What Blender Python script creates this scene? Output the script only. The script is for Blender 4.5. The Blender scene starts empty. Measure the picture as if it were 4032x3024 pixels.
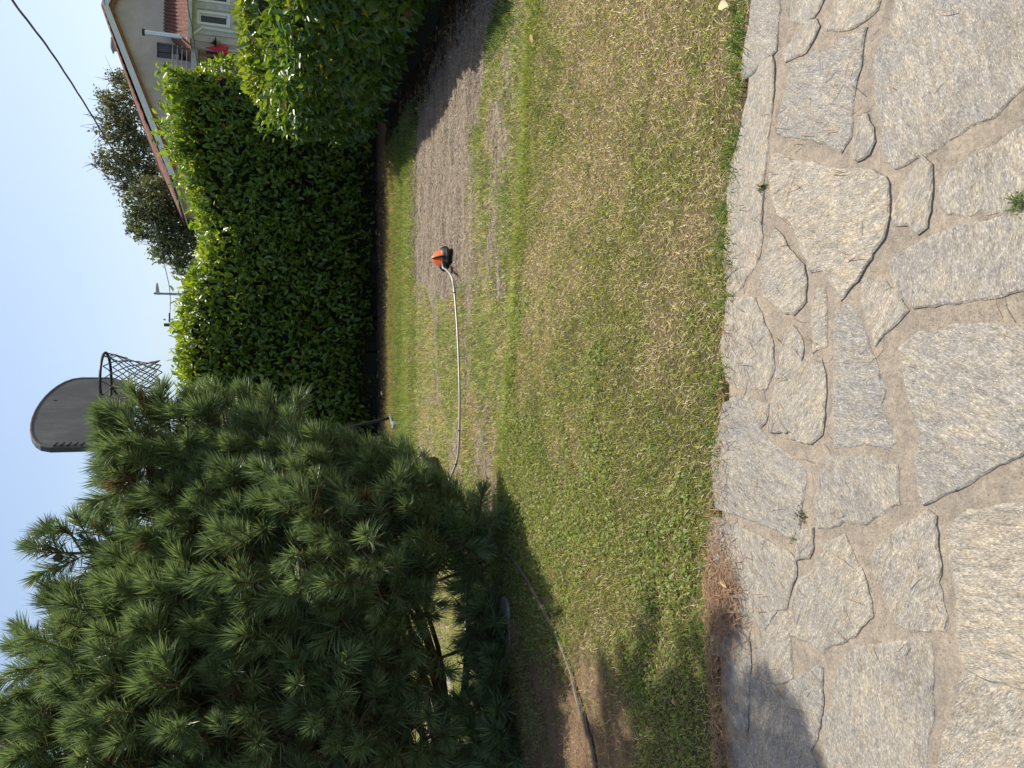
import bpy, bmesh, math, random
import numpy as np
from mathutils import Vector, Matrix
random.seed(7); rng = np.random.default_rng(7)
R = math.radians
scene = bpy.context.scene
COL = scene.collection

# ------------------------------------------------------------------ camera (the photograph lies on its side: up is to the left)
FPX, PITCH, CAMH = 3030.0, R(17.4), 1.55
cam_d = bpy.data.cameras.new('camera'); cam = bpy.data.objects.new('camera', cam_d); COL.objects.link(cam)
cam_d.sensor_fit = 'HORIZONTAL'; cam_d.sensor_width = 36.0; cam_d.lens = 36.0 * FPX / 4032.0
cam_d.clip_start = 0.05; cam_d.clip_end = 3000
fwd = Vector((0, math.cos(PITCH), -math.sin(PITCH))); upv = Vector((0, math.sin(PITCH), math.cos(PITCH)))
cx_, cy_, cz_ = -upv, Vector((1, 0, 0)), -fwd          # picture right = world down, picture up = world right
M4 = Matrix(((cx_.x, cy_.x, cz_.x, 0), (cx_.y, cy_.y, cz_.y, 0), (cx_.z, cy_.z, cz_.z, CAMH), (0, 0, 0, 1)))
cam.matrix_world = M4
scene.camera = cam
scene.render.resolution_x = 1024; scene.render.resolution_y = 768

# ------------------------------------------------------------------ sky, sun, exposure
SX, SY = -0.42, -0.36                                   # shadow offset per metre of height
SUN_EL = math.atan2(1.0, math.hypot(SX, SY)); SUN_AZ = math.atan2(-SX, -SY)    # azimuth from +Y towards +X
world = bpy.data.worlds.new('World'); scene.world = world; world.use_nodes = True
wn = world.node_tree.nodes; wl = world.node_tree.links
sky = wn.new('ShaderNodeTexSky'); sky.sky_type = 'NISHITA'; sky.sun_disc = False
sky.sun_elevation = SUN_EL; sky.sun_rotation = SUN_AZ
sky.air_density = 1.0; sky.dust_density = 2.8; sky.ozone_density = 1.3; sky.altitude = 100
wl.new(sky.outputs[0], wn['Background'].inputs[0]); wn['Background'].inputs[1].default_value = 0.102
sun_d = bpy.data.lights.new('sun', 'SUN'); sun_d.energy = 3.6; sun_d.angle = R(0.53); sun_d.color = (1.0, 0.94, 0.83)
sun = bpy.data.objects.new('sun', sun_d); COL.objects.link(sun)
sun.rotation_euler = Vector((SX, SY, -1)).to_track_quat('-Z', 'Y').to_euler()
scene.view_settings.view_transform = 'Standard'; scene.view_settings.look = 'None'
scene.view_settings.exposure = 0.82; scene.view_settings.gamma = 1.0; scene.view_settings.use_curve_mapping = False

# ------------------------------------------------------------------ helpers
K = 4032 / 2212.0
def ray(x, y):
    du = (3024 - y - 1512) / FPX; dv = (x - 2016) / FPX
    return np.array([du, math.cos(PITCH) - dv * math.sin(PITCH), -math.sin(PITCH) - dv * math.cos(PITCH)])
def gnd(x, y, z=0.0):
    d = ray(x, y); t = (z - CAMH) / d[2]; return np.array([d[0] * t, d[1] * t, z])
def atY(x, y, Y):
    d = ray(x, y) * (Y / ray(x, y)[1]); d[2] += CAMH; return d
def gD(x, y, z=0.0): return gnd(x * K, y * K, z)
def aD(x, y, Y): return atY(x * K, y * K, Y)
def project(P):
    """points (n,3) -> photo pixels (x,y), for choosing which pieces show largest"""
    P = np.asarray(P, float); q = P - np.array([0, 0, CAMH])
    zc = q[:, 1] * math.cos(PITCH) - q[:, 2] * math.sin(PITCH)
    v = -(q[:, 1] * math.sin(PITCH) + q[:, 2] * math.cos(PITCH)); u = q[:, 0]
    zc = np.maximum(zc, 1e-3)
    return 2016 + FPX * v / zc, 3024 - (1512 + FPX * u / zc)

class VNoise:
    def __init__(s, seed, n=128):
        s.t = np.random.default_rng(seed).random((n, n)); s.n = n
    def __call__(s, x, y):
        x = np.asarray(x, float); y = np.asarray(y, float)
        xi = np.floor(x).astype(int); yi = np.floor(y).astype(int); fx = x - xi; fy = y - yi
        fx = fx * fx * (3 - 2 * fx); fy = fy * fy * (3 - 2 * fy); n = s.n; t = s.t
        a = t[xi % n, yi % n]; b = t[(xi + 1) % n, yi % n]; c = t[xi % n, (yi + 1) % n]; d = t[(xi + 1) % n, (yi + 1) % n]
        return (a * (1 - fx) + b * fx) * (1 - fy) + (c * (1 - fx) + d * fx) * fy
_n1, _n2, _n3 = VNoise(1), VNoise(2), VNoise(3)
def fbm(x, y, s=1.0, seed=0):
    x = np.asarray(x) * s + seed * 7.31; y = np.asarray(y) * s + seed * 3.77
    return (_n1(x, y) * .5 + _n2(x * 2.1, y * 2.1) * .3 + _n3(x * 4.3, y * 4.3) * .2)
def sstep(a, b, x):
    t = np.clip((np.asarray(x) - a) / (b - a), 0, 1); return t * t * (3 - 2 * t)

def np_mesh(name, V, F, col=None, smooth=False):
    """V (n,3); F (m,3) or (m,4); col (n,3) point colours"""
    V = np.asarray(V, np.float32); F = np.asarray(F, np.int32)
    me = bpy.data.meshes.new(name); k = F.shape[1]; m = len(F)
    me.vertices.add(len(V)); me.vertices.foreach_set('co', V.ravel())
    me.loops.add(m * k); me.loops.foreach_set('vertex_index', F.ravel())
    me.polygons.add(m); me.polygons.foreach_set('loop_start', np.arange(m, dtype=np.int32) * k)
    me.polygons.foreach_set('loop_total', np.full(m, k, np.int32))
    if smooth: me.polygons.foreach_set('use_smooth', np.ones(m, bool))
    me.update(calc_edges=True)
    if col is not None:
        a = me.color_attributes.new('col', 'FLOAT_COLOR', 'POINT')
        c = np.ones((len(V), 4), np.float32); c[:, :3] = col; a.data.foreach_set('color', c.ravel())
    return me
def link(name, me, mat=None, parent=None, kind=None):
    o = bpy.data.objects.new(name, me); COL.objects.link(o)
    if mat is not None: me.materials.clear(); me.materials.append(mat)
    if parent is not None: o.parent = parent
    if kind: o['kind'] = kind
    return o
def tag(o, label, cat=None, group=None, kind=None):
    o['label'] = label
    if cat: o['category'] = cat
    if group: o['group'] = group
    if kind: o['kind'] = kind
    return o
def empty(name, loc=(0, 0, 0)):
    o = bpy.data.objects.new(name, None); o.empty_display_size = .1; COL.objects.link(o); o.location = loc; return o

class MB:
    """collects plain shapes into one mesh"""
    def __init__(s): s.v = []; s.f = []
    def add(s, v, f):
        b = len(s.v); s.v += [tuple(map(float, p)) for p in v]; s.f += [tuple(i + b for i in q) for q in f]; return s
    def hexa(s, p):   # 8 corners: bottom 4 ccw, top 4 ccw
        return s.add(p, [(3, 2, 1, 0), (4, 5, 6, 7), (0, 1, 5, 4), (1, 2, 6, 5), (2, 3, 7, 6), (3, 0, 4, 7)])
    def box(s, x0, x1, y0, y1, z0, z1, fr=None):
        p = [(x0, y0, z0), (x1, y0, z0), (x1, y1, z0), (x0, y1, z0), (x0, y0, z1), (x1, y0, z1), (x1, y1, z1), (x0, y1, z1)]
        if fr: p = [fr(*q) for q in p]
        return s.hexa(p)
    def tube(s, pts, r, n=8, cap=True):
        pts = [Vector(p) for p in pts]; rs = r if hasattr(r, '__len__') else [r] * len(pts); rings = []
        t0 = (pts[1] - pts[0]).normalized(); a = t0.orthogonal().normalized()
        for i, p in enumerate(pts):
            t = (pts[min(i + 1, len(pts) - 1)] - pts[max(i - 1, 0)]).normalized()
            a = (a - t * a.dot(t)).normalized(); b = t.cross(a)
            rings.append([p + (a * math.cos(6.28318 * k / n) + b * math.sin(6.28318 * k / n)) * rs[i] for k in range(n)])
        v = [q for rr in rings for q in rr]
        f = [(i * n + k, i * n + (k + 1) % n, (i + 1) * n + (k + 1) % n, (i + 1) * n + k) for i in range(len(pts) - 1) for k in range(n)]
        if cap: f += [tuple(range(n - 1, -1, -1)), tuple((len(pts) - 1) * n + k for k in range(n))]
        return s.add(v, f)
    def loft(s, rings, cap=True):
        n = len(rings[0]); v = [q for rr in rings for q in rr]
        f = [(i * n + k, i * n + (k + 1) % n, (i + 1) * n + (k + 1) % n, (i + 1) * n + k) for i in range(len(rings) - 1) for k in range(n)]
        if cap: f += [tuple(range(n - 1, -1, -1)), tuple((len(rings) - 1) * n + k for k in range(n))]
        return s.add(v, f)
    def mesh(s, name, smooth=False):
        me = bpy.data.meshes.new(name); me.from_pydata(s.v, [], s.f); me.update()
        bm = bmesh.new(); bm.from_mesh(me); bmesh.ops.recalc_face_normals(bm, faces=bm.faces); bm.to_mesh(me); bm.free()
        if smooth: me.polygons.foreach_set('use_smooth', [True] * len(me.polygons)); me.set_sharp_from_angle(angle=R(40))
        return me
    def build(s, name, mat, parent=None, smooth=False, kind=None): return link(name, s.mesh(name, smooth), mat, parent, kind)

def spline(pts, n=6):
    P = [Vector(p) for p in pts]; out = []
    for i in range(len(P) - 1):
        p0 = P[max(i - 1, 0)]; p1 = P[i]; p2 = P[i + 1]; p3 = P[min(i + 2, len(P) - 1)]
        for k in range(n):
            t = k / n
            out.append(.5 * ((2 * p1) + (p2 - p0) * t + (2 * p0 - 5 * p1 + 4 * p2 - p3) * t * t + (3 * p1 - p0 - 3 * p2 + p3) * t ** 3))
    out.append(P[-1]); return out

# ------------------------------------------------------------------ materials
def mat(name):
    m = bpy.data.materials.new(name); m.use_nodes = True; nt = m.node_tree
    return m, nt.nodes, nt.links, nt.nodes['Principled BSDF']
def N(nodes, t, **kw):
    n = nodes.new(t)
    for k, v in kw.items(): setattr(n, k, v)
    return n
def ramp(nodes, stops):
    r = nodes.new('ShaderNodeValToRGB'); e = r.color_ramp.elements
    while len(e) < len(stops): e.new(.5)
    for i, (p, c) in enumerate(stops): e[i].position = p; e[i].color = (*c, 1)
    return r
def noise(nodes, links, scale, detail=4, rough=.6, vec=None, dist=0.0):
    n = nodes.new('ShaderNodeTexNoise'); n.inputs['Scale'].default_value = scale; n.inputs['Detail'].default_value = detail
    n.inputs['Roughness'].default_value = rough; n.inputs['Distortion'].default_value = dist
    if vec is not None: links.new(vec, n.inputs['Vector'])
    return n
def bump(nodes, links, h, bsdf, strength=.5, dist=.01):
    b = nodes.new('ShaderNodeBump'); b.inputs['Strength'].default_value = strength; b.inputs['Distance'].default_value = dist
    links.new(h, b.inputs['Height']); links.new(b.outputs[0], bsdf.inputs['Normal']); return b
def mixc(nodes, links, fac, a, b, mode='MIX'):
    m = nodes.new('ShaderNodeMix'); m.data_type = 'RGBA'; m.blend_type = mode
    for sock, v in ((m.inputs[0], fac), (m.inputs[6], a), (m.inputs[7], b)):
        if hasattr(v, 'is_output'): links.new(v, sock)
        elif hasattr(v, '__len__'): sock.default_value = (*v, 1)
        else: sock.default_value = v
    return m.outputs[2]

def plain(name, c, rough=.6, metal=0.0, var=.25, scale=6.0, bmp=0.0, spec=.5):
    m, nd, lk, b = mat(name)
    tc = N(nd, 'ShaderNodeTexCoord'); n = noise(nd, lk, scale, 5, .65, tc.outputs['Object'])
    r = ramp(nd, [(.3, tuple(x * (1 - var) for x in c)), (.7, tuple(min(1, x * (1 + var)) for x in c))])
    lk.new(n.outputs[0], r.inputs[0]); lk.new(r.outputs[0], b.inputs['Base Color'])
    b.inputs['Roughness'].default_value = rough; b.inputs['Metallic'].default_value = metal
    b.inputs['Specular IOR Level'].default_value = spec
    if bmp: bump(nd, lk, n.outputs[0], b, bmp, .01)
    return m

def leaf_mat(name, src='attr', stops=None, rough=.4, trans=.35, tint=(1.25, 1.35, .5), spec=.5):
    m, nd, lk, b = mat(name); out = nd['Material Output']
    if src == 'attr':
        a = N(nd, 'ShaderNodeAttribute', attribute_name='col'); c = a.outputs['Color']
    else:
        oi = N(nd, 'ShaderNodeObjectInfo'); r = ramp(nd, stops); lk.new(oi.outputs['Random'], r.inputs[0]); c = r.outputs[0]
    lk.new(c, b.inputs['Base Color']); b.inputs['Roughness'].default_value = rough; b.inputs['Specular IOR Level'].default_value = spec
    t = N(nd, 'ShaderNodeBsdfTranslucent'); lk.new(mixc(nd, lk, 1.0, c, tint, 'MULTIPLY'), t.inputs[0])
    mx = N(nd, 'ShaderNodeMixShader'); mx.inputs[0].default_value = trans
    lk.new(b.outputs[0], mx.inputs[1]); lk.new(t.outputs[0], mx.inputs[2]); lk.new(mx.outputs[0], out.inputs['Surface'])
    return m

def attr_mat(name, rough=.9, spec=.2, bscale=0, bstr=.4, bdist=.01, nscale=60, var=.3):
    m, nd, lk, b = mat(name)
    a = N(nd, 'ShaderNodeAttribute', attribute_name='col'); tc = N(nd, 'ShaderNodeTexCoord')
    n = noise(nd, lk, nscale, 6, .7, tc.outputs['Object'])
    r = ramp(nd, [(.3, (1 - var,) * 3), (.7, (1 + var,) * 3)]); lk.new(n.outputs[0], r.inputs[0])
    lk.new(mixc(nd, lk, 1.0, a.outputs['Color'], r.outputs[0], 'MULTIPLY'), b.inputs['Base Color'])
    b.inputs['Roughness'].default_value = rough; b.inputs['Specular IOR Level'].default_value = spec
    if bscale:
        n2 = noise(nd, lk, bscale, 6, .7, tc.outputs['Object']); bump(nd, lk, n2.outputs[0], b, bstr, bdist)
    return m

# gneiss slabs: flecks drawn out along a direction that turns from slab to slab
def stone_mat():
    m, nd, lk, b = mat('gneiss_slab')
    tc = N(nd, 'ShaderNodeTexCoord'); oi = N(nd, 'ShaderNodeObjectInfo')
    mu = N(nd, 'ShaderNodeMath', operation='MULTIPLY'); lk.new(oi.outputs['Random'], mu.inputs[0]); mu.inputs[1].default_value = 3.1
    ad = N(nd, 'ShaderNodeMath', operation='ADD'); lk.new(mu.outputs[0], ad.inputs[0]); ad.inputs[1].default_value = 0.1
    vr = N(nd, 'ShaderNodeVectorRotate', rotation_type='Z_AXIS'); lk.new(tc.outputs['Object'], vr.inputs['Vector']); lk.new(ad.outputs[0], vr.inputs['Angle'])
    mp = N(nd, 'ShaderNodeMapping'); lk.new(vr.outputs[0], mp.inputs['Vector']); mp.inputs['Scale'].default_value = (1, .38, 1)
    v = mp.outputs[0]
    n1a = noise(nd, lk, 300, 2, .7, v); n1b = noise(nd, lk, 85, 3, .7, v); n1 = N(nd, 'ShaderNodeMix'); n1.inputs[0].default_value = .42; lk.new(n1a.outputs[0], n1.inputs[2]); lk.new(n1b.outputs[0], n1.inputs[3]); n2 = noise(nd, lk, 42, 4, .7, v, .4); n3 = noise(nd, lk, 5, 4, .6, tc.outputs['Object'])
    n4 = noise(nd, lk, 330, 2, .6, v)
    base = ramp(nd, [(.33, (.098, .097, .097)), (.44, (.188, .182, .172)), (.54, (.262, .251, .228)), (.66, (.44, .412, .36))])
    lk.new(n1.outputs[0], base.inputs[0])
    warm = ramp(nd, [(.42, (1, 1, 1)), (.75, (1.08, .98, .80))]); lk.new(n2.outputs[0], warm.inputs[0])
    c = mixc(nd, lk, 1.0, base.outputs[0], warm.outputs[0], 'MULTIPLY')
    big = ramp(nd, [(.3, (.86, .86, .87)), (.7, (1.12, 1.08, 1.0))]); lk.new(n3.outputs[0], big.inputs[0])
    c = mixc(nd, lk, 1.0, c, big.outputs[0], 'MULTIPLY')
    tone = ramp(nd, [(0, (.90, .91, .93)), (1, (1.10, 1.06, .99))]); lk.new(oi.outputs['Random'], tone.inputs[0])
    c = mixc(nd, lk, 1.0, c, tone.outputs[0], 'MULTIPLY')
    fl = ramp(nd, [(.62, (0, 0, 0)), (.74, (.8, .8, .8))]); lk.new(n4.outputs[0], fl.inputs[0])
    c = mixc(nd, lk, fl.outputs[0], c, (.60, .565, .49))
    # a few darker stain patches with a shape of their own
    n5 = noise(nd, lk, 2.3, 5, .65, tc.outputs['Object'], .6); st = ramp(nd, [(.56, (1, 1, 1)), (.72, (.74, .73, .72))]); lk.new(n5.outputs[0], st.inputs[0])
    c = mixc(nd, lk, 1.0, c, st.outputs[0], 'MULTIPLY')
    lk.new(c, b.inputs['Base Color']); b.inputs['Roughness'].default_value = .68; b.inputs['Specular IOR Level'].default_value = .25
    a1 = N(nd, 'ShaderNodeMath', operation='MULTIPLY'); lk.new(n2.outputs[0], a1.inputs[0]); a1.inputs[1].default_value = 2.2
    a2 = N(nd, 'ShaderNodeMath', operation='ADD'); lk.new(n1.outputs[0], a2.inputs[0]); lk.new(a1.outputs[0], a2.inputs[1])
    n6 = noise(nd, lk, 16, 5, .6, v, 1.2); a3 = N(nd, 'ShaderNodeMath', operation='MULTIPLY_ADD'); lk.new(n6.outputs[0], a3.inputs[0]); a3.inputs[1].default_value = 3.5; lk.new(a2.outputs[0], a3.inputs[2])
    bump(nd, lk, a3.outputs[0], b, .6, .005)
    return m
def mortar_mat():
    m, nd, lk, b = mat('sandy_mortar'); tc = N(nd, 'ShaderNodeTexCoord'); v = tc.outputs['Object']
    n1 = noise(nd, lk, 130, 5, .85, v); n2 = noise(nd, lk, 9, 5, .65, v)
    r1 = ramp(nd, [(.30, (.11, .095, .08)), (.40, (.28, .245, .20)), (.60, (.375, .332, .272)), (.75, (.54, .49, .41))]); lk.new(n1.outputs[0], r1.inputs[0])
    r2 = ramp(nd, [(.3, (.76, .76, .78)), (.7, (1.12, 1.08, 1.02))]); lk.new(n2.outputs[0], r2.inputs[0])
    vo = N(nd, 'ShaderNodeTexVoronoi'); vo.inputs['Scale'].default_value = 95; vo.inputs['Randomness'].default_value = 1.0; lk.new(v, vo.inputs['Vector'])
    pit = ramp(nd, [(.06, (.45, .42, .40)), (.24, (1, 1, 1))]); lk.new(vo.outputs['Distance'], pit.inputs[0])
    n3 = noise(nd, lk, 38, 4, .7, v); r3 = ramp(nd, [(.35, (.80, .79, .78)), (.65, (1.12, 1.10, 1.08))]); lk.new(n3.outputs[0], r3.inputs[0])
    c = mixc(nd, lk, 1.0, r1.outputs[0], r2.outputs[0], 'MULTIPLY'); c = mixc(nd, lk, 1.0, c, pit.outputs[0], 'MULTIPLY'); c = mixc(nd, lk, 1.0, c, r3.outputs[0], 'MULTIPLY')
    lk.new(c, b.inputs['Base Color'])
    b.inputs['Roughness'].default_value = .95; b.inputs['Specular IOR Level'].default_value = .15
    bump(nd, lk, n1.outputs[0], b, .8, .008); return m
def stucco_mat():
    m, nd, lk, b = mat('beige_render'); tc = N(nd, 'ShaderNodeTexCoord'); v = tc.outputs['Object']
    n1 = noise(nd, lk, .7, 6, .65, v, .5); n2 = noise(nd, lk, 14, 5, .7, v)
    r = ramp(nd, [(.35, (.46, .395, .345)), (.5, (.54, .47, .415)), (.65, (.60, .53, .47))]); lk.new(n1.outputs[0], r.inputs[0])
    r2 = ramp(nd, [(.3, (.93,) * 3), (.7, (1.05,) * 3)]); lk.new(n2.outputs[0], r2.inputs[0])
    lk.new(mixc(nd, lk, 1.0, r.outputs[0], r2.outputs[0], 'MULTIPLY'), b.inputs['Base Color']); b.inputs['Roughness'].default_value = .95
    bump(nd, lk, n2.outputs[0], b, .3, .02); return m
def tile_mat():
    m, nd, lk, b = mat('terracotta_tiles'); tc = N(nd, 'ShaderNodeTexCoord'); v = tc.outputs['Object']
    n1 = noise(nd, lk, 4.5, 4, .8, v); r = ramp(nd, [(.3, (.085, .042, .032)), (.5, (.185, .080, .056)), (.7, (.28, .14, .095))]); lk.new(n1.outputs[0], r.inputs[0])
    lk.new(r.outputs[0], b.inputs['Base Color']); b.inputs['Roughness'].default_value = .9; return m
def bark_mat():
    m, nd, lk, b = mat('pine_bark'); tc = N(nd, 'ShaderNodeTexCoord'); v = tc.outputs['Object']
    n1 = noise(nd, lk, 45, 5, .7, v, .5); r = ramp(nd, [(.3, (.045, .03, .022)), (.55, (.13, .09, .06)), (.75, (.24, .17, .11))]); lk.new(n1.outputs[0], r.inputs[0])
    lk.new(r.outputs[0], b.inputs['Base Color']); b.inputs['Roughness'].default_value = .95; bump(nd, lk, n1.outputs[0], b, .9, .01); return m
def board_mat():
    m, nd, lk, b = mat('weathered_grey_plastic'); tc = N(nd, 'ShaderNodeTexCoord'); v = tc.outputs['Object']
    mp = N(nd, 'ShaderNodeMapping'); lk.new(v, mp.inputs['Vector']); mp.inputs['Scale'].default_value = (1, 1, .35)
    n1 = noise(nd, lk, 7, 6, .7, mp.outputs[0], .6); n2 = noise(nd, lk, 2.2, 3, .5, v)
    r = ramp(nd, [(.3, (.068, .068, .072)), (.55, (.095, .095, .098)), (.75, (.15, .15, .15))]); lk.new(n1.outputs[0], r.inputs[0])
    r2 = ramp(nd, [(.35, (.85,) * 3), (.7, (1.15,) * 3)]); lk.new(n2.outputs[0], r2.inputs[0])
    lk.new(mixc(nd, lk, 1.0, r.outputs[0], r2.outputs[0], 'MULTIPLY'), b.inputs['Base Color']); b.inputs['Roughness'].default_value = .7; b.inputs['Specular IOR Level'].default_value = .3
    return m

MT = dict(
    stone=stone_mat(), mortar=mortar_mat(), stucco=stucco_mat(), tile=tile_mat(), bark=bark_mat(), board=board_mat(),
    soil=attr_mat('lawn_soil', .95, .1, 70, .8, .02, 55, .35),
    grass=leaf_mat('grass_blades', rough=.5, trans=.42, tint=(1.25, 1.2, .6), spec=.35),
    needles=leaf_mat('pine_needles', rough=.42, trans=.30, tint=(1.15, 1.15, .65), spec=.6),
    leaf=leaf_mat('laurel_leaves', rough=.32, trans=.30, tint=(2.4, 2.2, .45), spec=.5),
    leaf1=leaf_mat('laurel_leaf_single', 'obj', [(0, (.050, .115, .030)), (.5, (.085, .165, .038)), (.85, (.13, .225, .045)), (1, (.19, .27, .055))], .32, .30, (2.4, 2.2, .45)),
    farleaf=leaf_mat('tree_leaves', rough=.6, trans=.25, tint=(1.2, 1.2, .6), spec=.3),
    litter=attr_mat('dry_litter', .9, .15, 0, nscale=30, var=.2),
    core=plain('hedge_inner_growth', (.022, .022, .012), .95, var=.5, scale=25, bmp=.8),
    farground=plain('meadow', (.11, .13, .05), .95, var=.4, scale=.8),
    white=plain('white_paint', (.72, .72, .70), .5, var=.06, scale=3), greywhite=plain('dirty_white_concrete', (.48, .47, .44), .85, var=.2, scale=6, bmp=.2),
    steel=plain('galvanised_flue', (.62, .63, .65), .32, .85, .08, 12), dark=plain('dark_glass', (.03, .034, .04), .15, 0, .2, 3),
    shutter=plain('dark_grey_shutter', (.095, .10, .105), .7, var=.2, scale=4), blackmetal=plain('black_metal', (.022, .022, .024), .45, .2, .3, 20),
    blackplastic=plain('black_plastic', (.018, .018, .019), .38, 0, .3, 30), orange=plain('orange_plastic', (.80, .13, .015), .4, 0, .12, 30),
    alu=plain('aluminium_tube', (.42, .40, .37), .42, .55, .15, 20), rail=plain('railing_iron', (.10, .085, .07), .7, .2, .3, 5),
    net=plain('weathered_net_cord', (.13, .115, .095), .95, 0, .3, 40), hose=plain('muddy_hose', (.105, .085, .058), .55, 0, .45, 30, .2),
    cable=plain('bundled_cable', (.05, .052, .06), .6, 0, .2, 4), lampgrey=plain('lamp_grey', (.30, .31, .32), .5, .4, .1, 4),
    rust=plain('rusty_pole', (.12, .075, .06), .85, .2, .3, 6), slab=plain('path_slab', (.30, .29, .28), .85, 0, .2, 14, .3),
    red=plain('red_parasol_cloth', (.50, .03, .05), .8, 0, .25, 5), terracotta=plain('terracotta_pot', (.35, .15, .08), .85, 0, .2, 8),
    wood=plain('brown_timber', (.26, .13, .07), .8, 0, .3, 5), inner=plain('recess_wall', (.36, .34, .32), .9, 0, .1, 3),
    dryleaf=plain('dry_leaf', (.40, .25, .12), .8, 0, .35, 20), paleleaf=plain('pale_dry_leaf', (.48, .38, .22), .8, 0, .2, 20),
    bud=plain('pine_bud', (.42, .22, .12), .7, 0, .2, 30), cone=plain('pine_cone', (.10, .06, .04), .9, 0, .35, 30, .5),
    tank=plain('grey_plastic_base', (.20, .22, .235), .55, 0, .1, 8))

# ------------------------------------------------------------------ ground
def y_edge(x): return np.interp(x, [-4, -1.9, -1.36, -.89, 0, .7, 1.3, 2.2, 4], [2.32, 2.38, 2.42, 2.49, 2.40, 2.33, 2.25, 2.16, 2.0])
def y_lip(x): return 5.03 - .23 * np.asarray(x)
BARE = np.array([gnd(*p)[:2] for p in [(1975, -250), (1935, 0), (1905, 120), (1890, 250), (1870, 420), (1835, 530), (1850, 640), (1812, 760), (1800, 900), (1822, 1010), (1800, 1120),
                                        (1720, 1180), (1660, 1150), (1625, 1100), (1618, 1000), (1612, 750), (1618, 560), (1650, 400), (1740, 150), (1804, 30), (1860, -250)]])
def in_poly(x, y, P):
    x = np.asarray(x); y = np.asarray(y); c = np.zeros(x.shape, bool); j = len(P) - 1
    for i in range(len(P)):
        xi, yi = P[i]; xj, yj = P[j]
        h = ((yi > y) != (yj > y)) & (x < (xj - xi) * (y - yi) / (yj - yi + 1e-12) + xi); c ^= h; j = i
    return c
def bareness(x, y):
    """0..1: where the turf has gone"""
    x = np.asarray(x, float); y = np.asarray(y, float)
    wx = x + (fbm(x, y, 3.0, 5) - .5) * .5; wy = y + (fbm(x, y, 3.0, 6) - .5) * .5
    b = in_poly(wx, wy, BARE).astype(float)
    # streaks of bare thatch in the strip beyond the lip
    strip = sstep(0.0, .25, y - y_lip(x)) * (1 - sstep(8.6, 9.2, y))
    s = fbm(x * .6, y * 1.2, 2.0, 9) * .62 + fbm(x, y * 1.5, 7, 10) * .38
    b = np.maximum(b, strip * sstep(.515, .68, s) * .9)
    # trodden soil beside the hose and under the pine
    soil = sstep(-1.15, -1.75, x + (fbm(x, y, 2, 3) - .5) * .9) * sstep(2.9, 3.3, y) * (1 - sstep(5.0, 5.6, y))
    b = np.maximum(b, soil * sstep(.30, .46, fbm(x, y, 1.9, 12)))
    litter = np.maximum(sstep(10.75, 11.3, y + (fbm(x, y, 3, 2) - .5) * .7), sstep(2.98, 3.2, x + (fbm(x, y, 4, 4) - .5) * .3) * sstep(5.0, 5.4, y))
    return np.maximum(b, litter)
def dryness(x, y):
    d = fbm(x, y, 1.3, 21) * .42 + fbm(x, y, 5.2, 22) * .40 + fbm(x, y, 14, 23) * .18
    near = (1 - sstep(-.1, .1, y - y_lip(x)))
    d = d + near * (.10 * sstep(-.5, .6, x) - .06) - (1 - near) * .02
    d = d - .16 * np.exp(-((y - y_lip(x)) / .16) ** 2) - .10 * np.exp(-((np.asarray(x) + .5) / .7) ** 2) * near
    return d
def ground_z(x, y):
    x = np.asarray(x, float); y = np.asarray(y, float)
    z = (fbm(x, y, 1.1, 31) - .5) * .05 * sstep(2.4, 3.4, y)
    z -= .035 * sstep(0, .25, y - y_lip(x)) * (1 - sstep(8.7, 9.0, y))
    z += ((fbm(x, y, 9, 33) - .5) * .014 + (fbm(x * 1.6, y * 7.5, 1.0, 35) - .5) * .05) * sstep(.3, .8, bareness(x, y)) + (fbm(x, y, 22, 34) - .5) * .006
    return np.where(y < y_edge(x) - .09, -.05, z - .012 * (y < y_edge(x)))
xs = np.arange(-7, 8.01, .045); ys = np.concatenate([np.arange(1.6, 6, .035), np.arange(6, 16.01, .055)])
gx, gy = np.meshgrid(xs, ys, indexing='ij'); gxf, gyf = gx.ravel(), gy.ravel()
gz = ground_z(gxf, gyf)
nx, ny = len(xs), len(ys); idx = np.arange(nx * ny).reshape(nx, ny)
F = np.stack([idx[:-1, :-1].ravel(), idx[1:, :-1].ravel(), idx[1:, 1:].ravel(), idx[:-1, 1:].ravel()], 1)
b = bareness(gxf, gyf)[:, None]; d = sstep(.38, .62, dryness(gxf, gyf))[:, None]
green = np.array([.075, .070, .032]); straw = np.array([.145, .108, .062]); thatch = np.array([.215, .175, .135]); brown = np.array([.20, .135, .085]); lit = np.array([.085, .055, .035])
c = green * (1 - d) + straw * d
sm = fbm(gxf * .6, gyf * 2.0, 7, 41)[:, None]; th = thatch * (.62 + .8 * sm)
under = sstep(-1.0, -1.6, gxf)[:, None] * (1 - sstep(5.2, 5.8, gyf))[:, None]
th = th * (1 - under) + brown * (.8 + .6 * sm) * under
c = c * (1 - b) + th * b
L = np.maximum(sstep(10.8, 11.3, gyf + (fbm(gxf, gyf, 3, 2) - .5) * .7), sstep(3.0, 3.2, gxf) * sstep(5, 5.4, gyf))[:, None]
c = c * (1 - L) + lit * L
lawn = link('lawn', np_mesh('lawn', np.stack([gxf, gyf, gz], 1), F, c, True), MT['soil'], kind='structure')
tag(lawn, 'worn garden lawn with bare dry strip in front of the hedges')
mb = MB(); mb.add([(-600, -600, -.12), (600, -600, -.12), (600, 900, -.12), (-600, 900, -.12)], [(0, 1, 2, 3)])
tag(mb.build('ground', MT['farground'], kind='structure'), 'flat land reaching to the horizon beyond the garden')

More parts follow.
